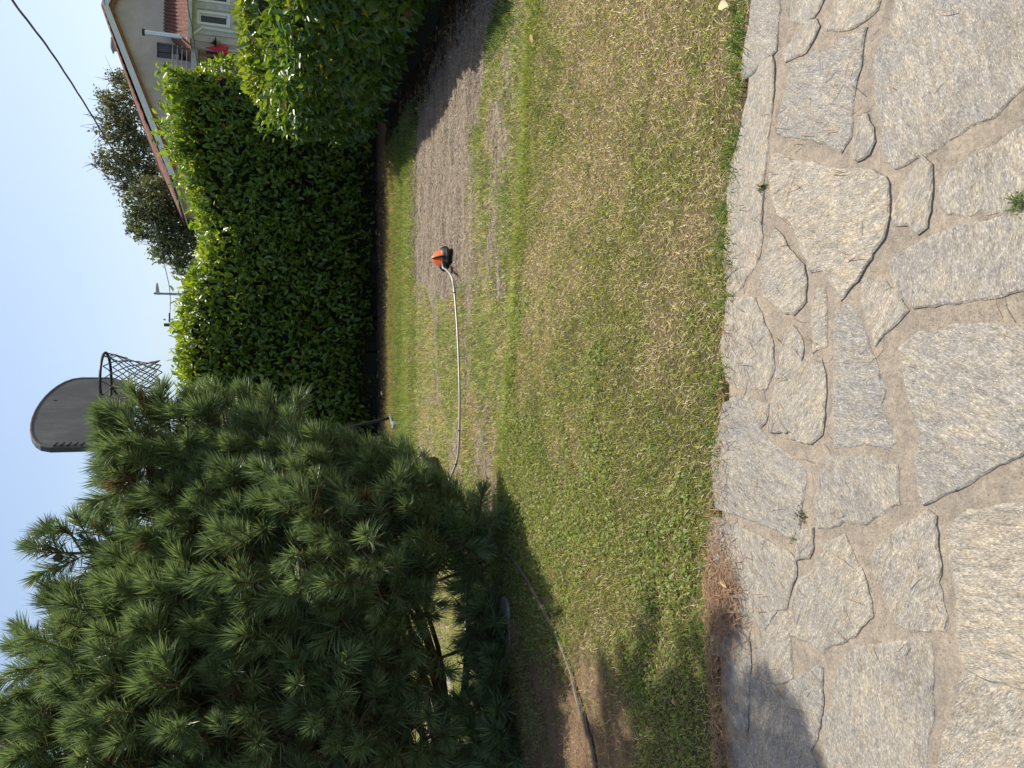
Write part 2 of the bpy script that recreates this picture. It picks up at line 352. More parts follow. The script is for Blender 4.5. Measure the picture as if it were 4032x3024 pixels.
# ------------------------------------------------------------------ patio: mortar bed and traced slabs
pxs = np.linspace(-3.6, 3.6, 145); rows = 60
PV = []
for xx in pxs:
    ye = float(y_edge(xx)) + .025 + (fbm(xx, 0, 6, 51) - .5) * .04
    for k in range(rows):
        t = k / (rows - 1); yy = -1.2 + (ye + 1.2) * t
        PV.append((xx, yy, .001 + (float(fbm(xx, yy, 5, 52)) - .5) * .009 - (.05 if k == rows - 1 else 0)))
idx = np.arange(145 * rows).reshape(145, rows)
PF = np.stack([idx[:-1, :-1].ravel(), idx[1:, :-1].ravel(), idx[1:, 1:].ravel(), idx[:-1, 1:].ravel()], 1)
patio = link('patio', np_mesh('patio', np.array(PV), PF, None, True), MT['mortar'], kind='structure')
tag(patio, 'crazy paved terrace of grey gneiss slabs in sandy mortar')
SA = lambda p: (2700 + p[0] / 1.659, p[1] / 1.659)
SB = lambda p: (2700 + p[0] / 1.659, 1000 + p[1] / 1.659)
SC = lambda p: (2700 + p[0] / 1.62, 2000 + p[1] / 1.62)
A, B, C = [lambda *q, f=f: [f(p) for p in q] for f in (SA, SB, SC)]
STONES = [
 A((440, -140), (610, -140), (600, 0), (605, 60), (585, 180), (575, 330), (360, 520), (355, 420), (375, 260), (410, 100)),
 A((548, 372), (565, 400), (562, 500), (545, 750), (520, 1000), (500, 1130), (488, 1300), (475, 1500), (470, 1640)) + B((460, 15), (428, 85), (345, 88), (250, 158), (228, 60)) + A((240, 1640), (265, 1400), (260, 1280), (290, 1050), (340, 900), (365, 750), (400, 600), (440, 500), (480, 420)),
 B((258, 172), (350, 102), (428, 97), (385, 150), (360, 220), (290, 252), (255, 230)),
 A((690, -120), (930, -120), (880, 0), (820, 100), (760, 150), (720, 150), (660, 130), (660, 90)),
 A((620, 320), (700, 240), (780, 140), (840, 120), (855, 170), (830, 240), (770, 330), (640, 405), (625, 370)),
 A((970, -150), (1260, -150), (1260, 0), (1240, 60), (1160, 130), (1090, 170), (980, 200), (900, 200), (895, 170), (950, 80)),
 A((1155, 195), (1140, 330), (1115, 480), (1090, 620), (1080, 800), (1060, 900), (1000, 990), (880, 930), (590, 870), (610, 700), (660, 530), (675, 410), (740, 400), (830, 340), (940, 320), (1000, 250)),
 A((1370, -140), (2500, -140), (2500, 400), (2210, 560), (2090, 650), (2000, 750), (1880, 800), (1750, 900), (1590, 990), (1500, 1020), (1350, 1090), (1280, 1050), (1255, 950), (1240, 700), (1215, 560), (1215, 400), (1240, 300), (1300, 200), (1340, 80)),
 A((1120, 760), (1175, 745), (1215, 830), (1215, 920), (1180, 1000), (1110, 1040), (1090, 1000)),
 A((560, 1010), (640, 1020), (760, 1060), (970, 1110), (1100, 1110), (1200, 1120), (1290, 1160), (1305, 1200), (1310, 1400), (1280, 1560), (1200, 1650)) + B((1190, 20), (1130, 130), (1000, 300), (930, 170), (870, 100), (800, 110), (760, 0)) + A((740, 1630), (700, 1500), (590, 1400), (540, 1270), (530, 1100)),
 A((1530, 1035), (1590, 1080), (1595, 1200), (1580, 1330), (1560, 1480), (1500, 1525), (1440, 1460), (1355, 1460), (1340, 1400), (1370, 1290), (1440, 1150)),
 A((2480, 660), (2210, 800), (2100, 880), (1960, 960), (1800, 1040), (1700, 1120), (1650, 1200), (1640, 1350), (1700, 1385), (1850, 1395), (1920, 1350), (1960, 1390), (2110, 1370), (2480, 1290)),
 A((2480, 1370), (2210, 1400), (2000, 1440), (1700, 1500), (1550, 1570), (1420, 1640)) + B((1320, 50), (1320, 150), (1370, 240), (1470, 350), (1560, 340), (1830, 310), (2210, 230), (2480, 190)),
 A((570, 1490), (620, 1540), (660, 1650)) + B((680, 0), (750, 80), (775, 200), (770, 310), (690, 395), (640, 385), (500, 280), (480, 150), (510, 0)) + A((540, 1580)),
 B((260, 290), (440, 290), (480, 400), (550, 560), (555, 760), (520, 890), (330, 880), (250, 820), (215, 700), (210, 580), (245, 470), (250, 380)),
 B((690, 480), (740, 530), (760, 620), (745, 700), (800, 650), (870, 690), (895, 790), (900, 900), (880, 1180), (780, 1240), (680, 1210), (660, 1150), (640, 1165), (530, 1165), (535, 1060), (590, 720), (640, 530)),
 B((840, 220), (890, 230), (900, 300), (905, 600), (820, 640), (815, 420), (820, 300)),
 B((1040, 320), (1080, 360), (1150, 500), (1190, 640), (1230, 750), (1285, 880), (1260, 980), (1310, 1140), (1360, 1230), (1320, 1275), (1150, 1245), (970, 1275), (950, 1270), (950, 640), (965, 380)),
 B((1140, 170), (1290, 180), (1370, 260), (1425, 370), (1390, 430), (1280, 520), (1220, 600), (1190, 500), (1150, 350)),
 B((1870, 450), (2040, 460), (2480, 480), (2480, 1170), (2210, 1290), (1980, 1400), (1700, 1560), (1540, 1640), (1510, 1550), (1480, 1400), (1520, 1180), (1490, 1060), (1430, 940), (1400, 740), (1380, 620), (1440, 560), (1500, 510), (1640, 510), (1720, 460)),
 B((415, 955), (530, 985), (520, 1060), (480, 1120), (450, 1060)),
 B((290, 940), (400, 950), (440, 1060), (480, 1170), (560, 1260), (660, 1320), (770, 1420), (770, 1500), (745, 1640)) + C((715, 60), (710, 150), (690, 185), (640, 195), (560, 140), (370, 70), (180, 10)) + B((165, 1500), (155, 1350), (210, 1100), (230, 980)),
 B((900, 1310), (1040, 1330), (1120, 1340), (1200, 1340), (1290, 1380), (1360, 1390), (1370, 1500), (1380, 1640)) + C((1250, 20), (1130, 105), (980, 80), (900, 130), (830, 125), (810, 0)) + B((822, 1600), (840, 1470)),
 C((150, 60), (300, 100), (500, 215), (650, 290), (690, 330), (690, 420), (650, 520), (630, 635), (560, 660), (490, 780), (400, 700), (250, 640), (140, 450), (130, 250)),
 C((700, 150), (800, 130), (800, 260), (770, 320), (690, 330), (670, 240)),
 C((1000, 175), (1060, 300), (1120, 440), (1170, 600), (1175, 690), (1080, 800), (920, 880), (860, 920), (760, 850), (660, 810), (650, 620), (700, 470), (800, 400), (850, 250)),
 C((1530, 20), (1570, 60), (1590, 260), (1600, 420), (1580, 470), (1620, 600), (1645, 700), (1635, 790), (1400, 780), (1330, 740), (1280, 640), (1250, 560), (1200, 450), (1185, 300), (1240, 220), (1400, 100)),
 C((590, 650), (640, 680), (650, 840), (660, 1000), (665, 1090), (560, 1130), (460, 1090), (460, 920), (500, 790)),
 C((840, 1000), (862, 1020), (860, 1200), (850, 1320), (820, 1470), (770, 1570), (680, 1400), (620, 1260), (620, 1170), (660, 1120), (760, 1060)),
 C((1000, 940), (1110, 900), (1300, 870), (1480, 840), (1540, 880), (1560, 960), (1565, 1100), (1550, 1260), (1545, 1400), (1520, 1500), (1510, 1850), (930, 1850), (880, 1600), (865, 1350), (930, 1280), (930, 1100)),
 C((1900, 5), (2400, -60), (2400, 1220), (2158, 1150), (2000, 1115), (1870, 1070), (1770, 1030), (1740, 960), (1720, 800), (1700, 500), (1680, 300), (1655, 150), (1700, 80), (1800, 20)),
 C((1760, 1060), (1900, 1120), (2158, 1210), (2400, 1280), (2400, 1850), (1590, 1850), (1620, 1450), (1690, 1350), (1690, 1150)),
 C((230, 950), (390, 860), (400, 1000), (385, 1240), (380, 1470), (300, 1400), (240, 1250), (225, 1100)),
 C((405, 1080), (540, 1130), (600, 1240), (650, 1340), (740, 1480), (810, 1640), (860, 1850), (270, 1850), (290, 1500), (385, 1485), (405, 1300)),
 C((140, 830), (260, 740), (390, 800), (380, 850), (230, 930), (150, 940)),
]
def stone_mesh(P, name, seed):
    """P: outline (n,2) on the ground; broken edge, small chamfer, cleft top"""
    rs = np.random.default_rng(seed); pts = []
    for i in range(len(P)):
        a, b2 = P[i], P[(i + 1) % len(P)]; n = max(1, int(np.linalg.norm(b2 - a) / .018))
        for k in range(n): pts.append(a + (b2 - a) * k / n)
    Q = np.array(pts); n = len(Q)
    t = np.roll(Q, -1, 0) - np.roll(Q, 1, 0); t /= np.linalg.norm(t, axis=1)[:, None] + 1e-9; nrm = np.stack([t[:, 1], -t[:, 0]], 1)
    area = .5 * np.sum(Q[:, 0] * np.roll(Q[:, 1], -1) - np.roll(Q[:, 0], -1) * Q[:, 1])
    if area < 0: nrm = -nrm
    w = (fbm(Q[:, 0], Q[:, 1], 22, seed) - .5) * .016 + (rs.random(n) - .5) * .005
    Q = Q + nrm * (w[:, None] + .0045)
    top = .0045 + rs.random() * .0045; tx, ty = rs.normal(0, .006, 2); c0 = Q.mean(0)
    zt = top + (Q[:, 0] - c0[0]) * tx + (Q[:, 1] - c0[1]) * ty + (fbm(Q[:, 0], Q[:, 1], 6, seed + 3) - .5) * .006
    inset = .003 + .005 * rs.random(n)
    bm = bmesh.new()
    r0 = [bm.verts.new((q[0] + m[0] * .002, q[1] + m[1] * .002, -.02)) for q, m in zip(Q, nrm)]
    r1 = [bm.verts.new((q[0], q[1], z - .003)) for q, z in zip(Q, zt)]
    r2 = [bm.verts.new((q[0] - m[0] * i, q[1] - m[1] * i, z)) for q, m, i, z in zip(Q, nrm, inset, zt)]
    for a, b2 in ((r0, r1), (r1, r2)):
        for k in range(n): bm.faces.new((a[k], a[(k + 1) % n], b2[(k + 1) % n], b2[k]))
    bm.faces.new(r2); bmesh.ops.recalc_face_normals(bm, faces=bm.faces)
    bmesh.ops.triangulate(bm, faces=[f for f in bm.faces if len(f.verts) > 4])
    me = bpy.data.meshes.new(name); bm.to_mesh(me); bm.free(); return me
OUT = []
for i, S in enumerate(STONES):
    P = np.array([gnd(px, py, .012)[:2] for px, py in S]); OUT.append(P)
    link('stone', stone_mesh(P, 'stone', 100 + i), MT['stone'], patio)
# slabs outside the frame, so that the terrace goes on when the camera moves
seeds = np.stack([rng.uniform(-3.5, 3.5, 110), rng.uniform(-1.1, 2.2, 110)], 1)
for it in range(3):
    for i in range(len(seeds)):
        dd = seeds - seeds[i]; ds = np.linalg.norm(dd, axis=1); nb = (ds < .45) & (ds > 1e-6)
        if nb.any(): seeds[i] -= (dd[nb] / ds[nb][:, None] * (.45 - ds[nb])[:, None]).mean(0) * .7
for i, s0 in enumerate(seeds):
    poly = [np.array(p) for p in ((-3.58, -1.18), (3.58, -1.18), (3.58, 2.6), (-3.58, 2.6))]
    for j, s1 in enumerate(seeds):
        if j == i: continue
        m = (s0 + s1) / 2; nn = s1 - s0; nn = nn / np.linalg.norm(nn); off = m - nn * .018; new = []
        for a_, b_ in zip(poly, poly[1:] + poly[:1]):
            da, db = (a_ - off) @ nn, (b_ - off) @ nn
            if da <= 0: new.append(a_)
            if (da < 0) != (db < 0) and abs(da - db) > 1e-12: new.append(a_ + (b_ - a_) * da / (da - db))
        poly = new
        if len(poly) < 3: break
    if len(poly) < 3: continue
    P = np.array([[q[0], min(q[1], float(y_edge(q[0])) - .01)] for q in poly])
    P0 = P
    for fsc in (1.0, .8, .62, .46):
        P = P0.mean(0) + (P0 - P0.mean(0)) * fsc
        fx, fy = project(np.c_[P, np.zeros(len(P))])
        if ((fx < 4060) & (fy > -25) & (fy < 3050) & (P[:, 1] > .3)).any(): continue
        mid = (P + np.roll(P, -1, 0)) / 2
        if any(in_poly(np.r_[P[:, 0], mid[:, 0]], np.r_[P[:, 1], mid[:, 1]], Q).any() or in_poly(Q[:, 0], Q[:, 1], P).any() for Q in OUT): continue
        if abs(np.sum(P[:, 0] * np.roll(P[:, 1], -1) - np.roll(P[:, 0], -1) * P[:, 1])) < .02: break
        link('stone', stone_mesh(P, 'stone', 300 + i), MT['stone'], patio); break

# ------------------------------------------------------------------ house (local frame: s along the gable wall, k out towards the garden, z up)
YAW = R(8); AV = np.array([math.cos(YAW), math.sin(YAW), 0]); NV = np.array([math.sin(YAW), -math.cos(YAW), 0])
HO = atY(680, 195, 48.0); HO[2] = 0
def wp(px, py, k=0.0):
    d = ray(px, py); o = np.array([0, 0, CAMH]); t = ((HO + NV * k - o) @ NV) / (d @ NV); q = o + d * t
    return (q - HO) @ AV, q[2]
def hf(s, k, z): p = HO + AV * s + NV * k; return (p[0], p[1], z)
house = empty('house', (float(HO[0]), float(HO[1]), 0))
tag(house, 'beige rendered house with red tiled gable roof behind the laurel hedge', 'house')
def hbuild(mb, name, m, parent=None, smooth=False):
    o = mb.build(name, m, None, smooth); par = parent or house; o.parent = par
    if par is house: o.matrix_parent_inverse = Matrix.Translation(-house.location)
    return o
s_ap, z_ap = wp(425, 36); s_el, z_el = wp(672, 664); s_er = 2 * s_ap - s_el; DEP = 11.0
slope = (z_ap - z_el) / (s_ap - s_el)
DY = sorted([wp(160, 0)[0]])
d0, dz1 = wp(617, 226); d1, _ = wp(617, 164); _, dz0 = wp(745, 195)
w0, wz1 = wp(629, 407); w1, _ = wp(629, 350); wz0 = wz1 - 1.3
mb = MB()      # gable wall with two real openings
def wallquad(s0, s1, za, zb): mb.add([hf(s0, 0, za), hf(s1, 0, za), hf(s1, 0, zb), hf(s0, 0, zb)], [(0, 1, 2, 3)])
def zr(s): return z_ap - slope * abs(s - s_ap)
wallquad(s_el, w0, 0, z_el); wallquad(w0, w1, 0, wz0); wallquad(w1, d0, 0, z_el); wallquad(d0, d1, 0, dz0); wallquad(d1, s_er, 0, z_el)
if wz1 < z_el: wallquad(w0, w1, wz1, z_el)
if dz1 < z_el: wallquad(d0, d1, dz1, z_el)
mb.add([hf(s_el, 0, z_el), hf(s_er, 0, z_el), hf(s_ap, 0, z_ap)], [(0, 1, 2)]) if dz1 <= z_el else None
if dz1 > z_el:
    mb.add([hf(s_el, 0, z_el), hf(d0, 0, z_el), hf(d0, 0, zr(d0))], [(0, 1, 2)])
    mb.add([hf(d0, 0, dz1), hf(d1, 0, dz1), hf(d1, 0, zr(d1)), hf(d0, 0, zr(d0))], [(0, 1, 2, 3)])
    mb.add([hf(d1, 0, z_el), hf(s_er, 0, z_el), hf(s_ap, 0, z_ap), hf(d1, 0, zr(d1))], [(0, 1, 2, 3)])
for s0, s1, za, zb in ((w0, w1, wz0, wz1), (d0, d1, dz0, dz1)):   # reveals
    for a_, b_ in (((s0, za), (s0, zb)), ((s0, zb), (s1, zb)), ((s1, zb), (s1, za)), ((s1, za), (s0, za))):
        mb.add([hf(a_[0], 0, a_[1]), hf(b_[0], 0, b_[1]), hf(b_[0], -.25, b_[1]), hf(a_[0], -.25, a_[1])], [(0, 1, 2, 3)])
mb.add([hf(s_el, 0, 0), hf(s_el, -DEP, 0), hf(s_el, -DEP, z_el), hf(s_el, 0, z_el)], [(0, 1, 2, 3)])
mb.add([hf(s_er, 0, 0), hf(s_er, -DEP, 0), hf(s_er, -DEP, z_el), hf(s_er, 0, z_el)], [(0, 1, 2, 3)])
mb.add([hf(s_el, -DEP, 0), hf(s_er, -DEP, 0), hf(s_er, -DEP, z_el), hf(s_ap, -DEP, z_ap), hf(s_el, -DEP, z_el)], [(0, 1, 2, 3, 4)])
hbuild(mb, 'wall', MT['stucco'])
def roof_side(sg):
    """corrugated tile slope with slight sag, sg=-1 left, +1 right"""
    V = []; F = []; ns, nk = 44, 150; L2 = (s_ap - s_el) + .55
    for i in range(ns + 1):
        t = i / ns; sag = .22 * math.sin(math.pi * t)
        step = .035 * ((t * ns / 2) % 1)
        for j in range(nk + 1):
            k = .45 - (DEP + .7) * j / nk
            V.append(hf(s_ap + sg * L2 * t, k, z_ap + .22 - slope * L2 * t + sag * .6 + .075 * math.sin(j * 2.1) + step * 1.6))
    for i in range(ns):
        for j in range(nk):
            a_ = i * (nk + 1) + j; F.append((a_, a_ + 1, a_ + nk + 2, a_ + nk + 1))
    m = MB(); m.add(V, F)
    lo = [hf(s_ap, .40, z_ap + .12), hf(s_ap + sg * L2, .40, z_ap + .12 - slope * L2), hf(s_ap + sg * L2, -DEP - .2, z_ap + .12 - slope * L2), hf(s_ap, -DEP - .2, z_ap + .12)]
    return m, lo, L2
for sg in (-1, 1):
    m, lo, L2 = roof_side(sg); rf = hbuild(m, 'roof', MT['tile'], smooth=True)
    m = MB(); dn = lambda p, q: (p[0], p[1], p[2] - q)     # boarding under the tiles
    m.hexa([dn(lo[0], .10), dn(lo[1], .10), dn(lo[2], .10), dn(lo[3], .10)] + [dn(p, .02) for p in lo]); hbuild(m, 'soffit', MT['greywhite'], rf)
    m = MB(); e = sg * L2
    m.hexa([hf(s_ap, .40, z_ap - .10), hf(s_ap + e, .40, z_ap - .10 - slope * L2), hf(s_ap + e, .47, z_ap - .10 - slope * L2), hf(s_ap, .47, z_ap - .10),
            hf(s_ap, .40, z_ap + .22), hf(s_ap + e, .40, z_ap + .22 - slope * L2), hf(s_ap + e, .47, z_ap + .22 - slope * L2), hf(s_ap, .47, z_ap + .22)])
    hbuild(m, 'verge_board', MT['white'], rf)
    m = MB(); m.hexa([hf(s_ap, .2, z_ap - .30), hf(s_ap + e * .96, .2, z_ap - .30 - slope * L2 * .96), hf(s_ap + e * .96, .3, z_ap - .30 - slope * L2 * .96), hf(s_ap, .3, z_ap - .30),
                      hf(s_ap, .2, z_ap - .06), hf(s_ap + e * .96, .2, z_ap - .06 - slope * L2 * .96), hf(s_ap + e * .96, .3, z_ap - .06 - slope * L2 * .96), hf(s_ap, .3, z_ap - .06)])
    hbuild(m, 'rafter', MT['wood'], rf)
m = MB(); s_c, z_c = wp(440, 178, -DEP * .35); m.box(s_c - .25, s_c + .25, -DEP * .35 - .25, -DEP * .35 + .25, zr(s_c) - .2, z_c, hf); m.box(s_c - .35, s_c + .35, -DEP * .35 - .35, -DEP * .35 + .35, z_c - .09, z_c, hf)
hbuild(m, 'chimney', MT['greywhite'])
def window(s0, s1, za, zb, k, slats=0, frame=None):
    m = MB()
    fw = .07
    for q in ((s0, s0 + fw, za, zb), (s1 - fw, s1, za, zb), (s0 + fw, s1 - fw, zb - fw, zb), (s0 + fw, s1 - fw, za, za + fw)): m.box(q[0], q[1], k - .05, k + .03, q[2], q[3], hf)
    w = hbuild(m, 'window', frame or MT['white'])
    m = MB(); m.box(s0 + fw, s1 - fw, k - .04, k - .02, za + fw, zb - fw, hf); hbuild(m, 'pane', MT['dark'], w)
    for i in range(slats):
        z = za + fw + (zb - za - 2 * fw) * (i + .1) / slats; h = (zb - za - 2 * fw) / slats * .8
        m = MB(); m.box(s0 + fw, s1 - fw, k - .018, k + .012, z, z + h, hf); hbuild(m, 'slat', MT['shutter'], w)
    return w
window(w0, w1, wz0, wz1, -.16, 10, MT['shutter'])
w = window(d0, d1, dz0, dz1, -.16, 0, MT['shutter'])
dm = (d0 + d1) / 2
m = MB(); m.box(dm - .02, d1 - .07, -.16, -.13, dz0 + .07, dz1 - .07, hf); hbuild(m, 'shutter_leaf', MT['shutter'], w)
m = MB(); m.box(d0 + .07, dm - .05, -.175, -.15, dz0 + .55, dz1 - .75, hf); hbuild(m, 'curtain', MT['inner'], w)
# wing on the right, standing forward of the gable wall, with a lean-to tiled roof
WK = 2.6
sw0, zt = wp(735, 160, WK + .3); sw0 += .25; se, _ = wp(735, -700, WK)
_, zw_ev = wp(742, 120, WK); zw_up = zw_ev + 1.45
m = MB()
wa0, wza = wp(896, 100, WK); wb0, wzb = wp(785, 50, WK); wc0, _ = wp(850, 4, WK)
ww = (wa0, wb0, wza, wzb)
def quad(m, s0, s1, za, zb, k): m.add([hf(s0, k, za), hf(s1, k, za), hf(s1, k, zb), hf(s0, k, zb)], [(0, 1, 2, 3)])
W2 = (wc0 + .0, wc0 + (wb0 - wa0), wza, wzb)
quad(m, sw0, ww[0], 0, zw_ev, WK); quad(m, ww[0], ww[1], 0, ww[2], WK); quad(m, ww[0], ww[1], ww[3], zw_ev, WK); quad(m, ww[1], W2[0], 0, zw_ev, WK)
quad(m, W2[0], W2[1], 0, W2[2], WK); quad(m, W2[0], W2[1], W2[3], zw_ev, WK); quad(m, W2[1], se, 0, zw_ev, WK)
m.add([hf(sw0, WK, 0), hf(sw0, 0, 0), hf(sw0, 0, zw_ev), hf(sw0, WK, zw_ev)], [(0, 1, 2, 3)])
wing = hbuild(m, 'wing_wall', MT['stucco'])
m = MB(); m.box(sw0 - .02, se, WK - .1, WK + .05, zw_ev - .42, zw_ev - .16, hf); hbuild(m, 'band', MT['greywhite'], wing)
m = MB(); m.box(ww[0] + .02 - .75, ww[0] - .3, WK - .05, WK + .06, 0, zw_ev - .42, hf); m.box(ww[1] + .25, ww[1] + .6, WK - .05, WK + .06, 0, zw_ev - .42, hf); hbuild(m, 'pilaster', MT['greywhite'], wing)
for q in (ww, W2):
    window(q[0], q[1], q[2], q[3], WK - .12)
    m = MB(); m.box(q[0] - .14, q[0], WK - .1, WK + .03, q[2] - .14, q[3] + .14, hf); m.box(q[1], q[1] + .14, WK - .1, WK + .03, q[2] - .14, q[3] + .14, hf)
    m.box(q[0], q[1], WK - .1, WK + .03, q[3], q[3] + .14, hf); m.box(q[0], q[1], WK - .1, WK + .05, q[2] - .14, q[2], hf); hbuild(m, 'surround', MT['white'], wing)
V = []; F = []; nj = 160
for i in range(13):
    t = i / 12
    for j in range(nj + 1): V.append(hf(sw0 - .2 + 2.1 * (1 - t) + (se - sw0 - 2.1 * (1 - t)) * j / nj, (WK + .5) * t, zw_up + .12 - (zw_up - zw_ev) * 1.16 * t + .075 * math.sin(j * 2.1)))
for i in range(12):
    for j in range(nj): a_ = i * (nj + 1) + j; F.append((a_, a_ + 1, a_ + nj + 2, a_ + nj + 1))
m = MB(); m.add(V, F); m.add([hf(sw0 - .2, WK + .5, zw_ev - .1), hf(sw0 - .2, .02, zw_ev - .1), hf(sw0 + 1.9, .02, zw_up + .12)], [(0, 1, 2)]); lean = hbuild(m, 'lean_to_roof', MT['tile'], smooth=True)
m = MB(); m.box(sw0 - .2, se, WK + .45, WK + .62, zw_ev - .22, zw_ev - .04, hf); hbuild(m, 'gutter', MT['greywhite'], lean)
m = MB(); kq = 1.5; s_k, z_k = wp(690, 60, kq); m.hexa([hf(s_k - 1.0, .9, z_k - .55), hf(s_k + .35, .9, z_k - .55), hf(s_k + .35, 2.3, z_k - .75), hf(s_k - 1.0, 2.3, z_k - .75), hf(s_k - 1.0, .9, z_k + .15), hf(s_k + .35, .9, z_k + .15), hf(s_k + .35, 2.3, z_k - .65), hf(s_k - 1.0, 2.3, z_k - .65)])
hbuild(m, 'roof_light', MT['white'], lean)
m = MB(); f0 = wp(568, 127, WK - .6); f1 = wp(722, 146, WK - .6); m.tube([hf(f1[0], WK - .6, f1[1] - 1.2), hf(f1[0], WK - .6, f1[1]), hf(f0[0], WK - .6, f0[1])], .125, 14); fl = hbuild(m, 'flue', MT['steel'], smooth=True)
m = MB(); m.tube([hf(f0[0], WK - .6, f0[1] - .03), hf(f0[0], WK - .6, f0[1] + .10)], .18, 14); hbuild(m, 'flue_cap', MT['blackmetal'], fl)
m = MB(); p = [wp(735, 150, WK + .1), wp(797, 108, WK + .1), wp(950, 132, WK + .1)]; m.tube([hf(q[0], WK + .1, q[1]) for q in p], .07, 8); hbuild(m, 'downpipe', MT['white'])
# balcony left of the wing
sb1 = sw0; sb0 = sw0 - 3.2; _, zb = wp(755, 200, 1.6)
m = MB(); m.box(sb0, sb1 - .01, 0.02, 1.9, zb - .32, zb, hf); bal = hbuild(m, 'balcony', MT['greywhite'])
for i in range(4):
    m = MB(); z = zb + .22 + .24 * i; m.tube([hf(sb1, 1.85, z), hf(sb0 + .05, 1.85, z), hf(sb0 + .05, .05, z)], .025, 6); hbuild(m, 'rail', MT['rail'], bal)
for s_, k_ in ((sb0 + .05, 1.85), (sb0 + 1.6, 1.85), (sb1 - .1, 1.85)):
    m = MB(); m.tube([hf(s_, k_, zb - .1), hf(s_, k_, zb + 1.0)], .03, 6); hbuild(m, 'railing_post', MT['rail'], bal)
m = MB(); m.box(sw0 - .04, sw0 + .02, .5, 1.7, 0, zb - .75, hf); hbuild(m, 'door', MT['dark'], wing)
m = MB(); m.tube([hf(sw0 - .25, 1.7, 0), hf(sw0 - .25, 1.7, zb - .3)], .08, 8); hbuild(m, 'porch_post', MT['wood'])
# things standing under the balcony
UK = WK + .15; q0 = wp(810, 184, UK); q1 = wp(898, 200, UK); s_u = (q0[0] + q1[0]) / 2
par = empty('closed_parasol', hf(s_u, UK, 0)); tag(par, 'closed red garden parasol under the balcony of the house', 'parasol')
m = MB(); prof = [(q1[1] + .0, .10), (q1[1] + .03, .22), (q1[1] + .35, .24), (q1[1] + .55, .10), (q1[1] + .75, .15), (q0[1] - .3, .10), (q0[1], .02)]
m.loft([[(float(hf(s_u, UK, 0)[0]) + r * math.cos(a) * (1 + .25 * math.sin(3 * a)), float(hf(s_u, UK, 0)[1]) + r * math.sin(a), z) for a in np.linspace(0, 2 * math.pi, 14)[:-1]] for z, r in prof])
o = m.build('canopy', MT['red'], None, True); o.parent = par; o.matrix_parent_inverse = Matrix.Translation(-par.location)
m = MB(); b_ = hf(s_u, UK, 0); m.tube([b_, (b_[0], b_[1], q1[1] + .1)], .025, 8); m.tube([(b_[0], b_[1], 0), (b_[0], b_[1], .08)], .25, 12); o = m.build('pole', MT['white']); o.parent = par; o.matrix_parent_inverse = Matrix.Translation(-par.location)
q = wp(850, 170, WK + .2); pl = empty('potted_plant', hf(q[0], WK + .2, zb - .5)); tag(pl, 'dark leafy plant in a hanging pot beside the red parasol', 'potted plant')
m = MB(); c_ = hf(q[0], WK + .2, q[1] - .25); m.loft([[(c_[0] + r * math.cos(a), c_[1] + r * math.sin(a), c_[2] + z) for a in np.linspace(0, 6.283, 11)[:-1]] for z, r in ((0, .1), (.22, .16), (.22, .13), (.1, .1))]); o = m.build('pot', MT['terracotta']); o.parent = pl; o.matrix_parent_inverse = Matrix.Translation(-pl.location)
m = MB()
for i in range(70):
    a = rng.normal(0, 1, 3); a[2] = abs(a[2]); a /= np.linalg.norm(a); b2 = np.cross(a, rng.normal(0, 1, 3)); b2 /= np.linalg.norm(b2); p0 = np.array(c_) + np.array([0, 0, .2]); p1 = p0 + a * rng.uniform(.15, .4)
    m.add([p0, (p0 + p1) / 2 + b2 * .03, p1, (p0 + p1) / 2 - b2 * .03], [(0, 1, 2, 3)])
m.tube([(c_[0], c_[1], c_[2] + .1), (c_[0], c_[1], zb - .2)], .01, 5)
o = m.build('foliage', MT['core'], kind='stuff'); o.parent = pl; o.matrix_parent_inverse = Matrix.Translation(-pl.location)

# ------------------------------------------------------------------ poles, lamp, cables in the street behind
def thing_at(name, loc, label, cat, group=None):
    e = empty(name, tuple(map(float, loc))); tag(e, label, cat, group); return e
def child(mb_, name, m, par, smooth=False, kind=None):
    o = mb_.build(name, m, None, smooth, kind); o.parent = par; o.matrix_parent_inverse = Matrix.Translation(-par.location); return o
lt = atY(629, 1156, 46); lp = thing_at('street_lamp', (lt[0], lt[1], 0), 'grey street lamp with short bent arm rising behind the hedge', 'street lamp')
m = MB(); m.tube(spline([(lt[0], 46, 0), (lt[0], 46, lt[2] - .3), (lt[0], 46, lt[2])], 4), [.09] * 4 + [.06] * 5, 8); child(m, 'post', MT['lampgrey'], lp, True)
m = MB(); h1 = atY(624, 1114, 45.6)
dirv = (h1 - lt); m.loft([[tuple(lt + dirv * t + np.array([0, b2 * w, c2 * h + .05])) for b2, c2 in ((-1, -.3), (1, -.3), (1, 1), (-1, 1))] for t, w, h in ((-.12, .05, .05), (.05, .11, .13), (.6, .10, .10), (1.0, .05, .04))])
child(m, 'lamp_head', MT['greywhite'], lp)
pt = atY(646, 1279, 50); up_ = thing_at('utility_pole', (pt[0], pt[1], 0), 'brown utility pole with insulators carrying the overhead cable', 'utility pole')
m = MB(); m.tube([(pt[0], 50, 0), (pt[0], 50, pt[2])], [.14, .10], 10); child(m, 'post', MT['rust'], up_, True)
m = MB(); cl_ = atY(668, 1262, 49.85)
m.box(cl_[0] - .12, cl_[0] + .45, 49.8, 49.86, cl_[2] - .04, cl_[2] + .05); child(m, 'bracket', MT['rust'], up_)
for dz_ in (.28, .0, -.15):
    m = MB(); m.tube([(cl_[0] + .05, 49.8, cl_[2] + dz_ - .06), (cl_[0] + .05, 49.8, cl_[2] + dz_ + .06)], [.06, .045], 8); child(m, 'insulator', MT['greywhite'], up_, True)
m = MB(); m.tube([atY(690, 1300, 50.1), atY(676, 1284, 50)], .025, 6); child(m, 'stay', MT['cable'], up_)
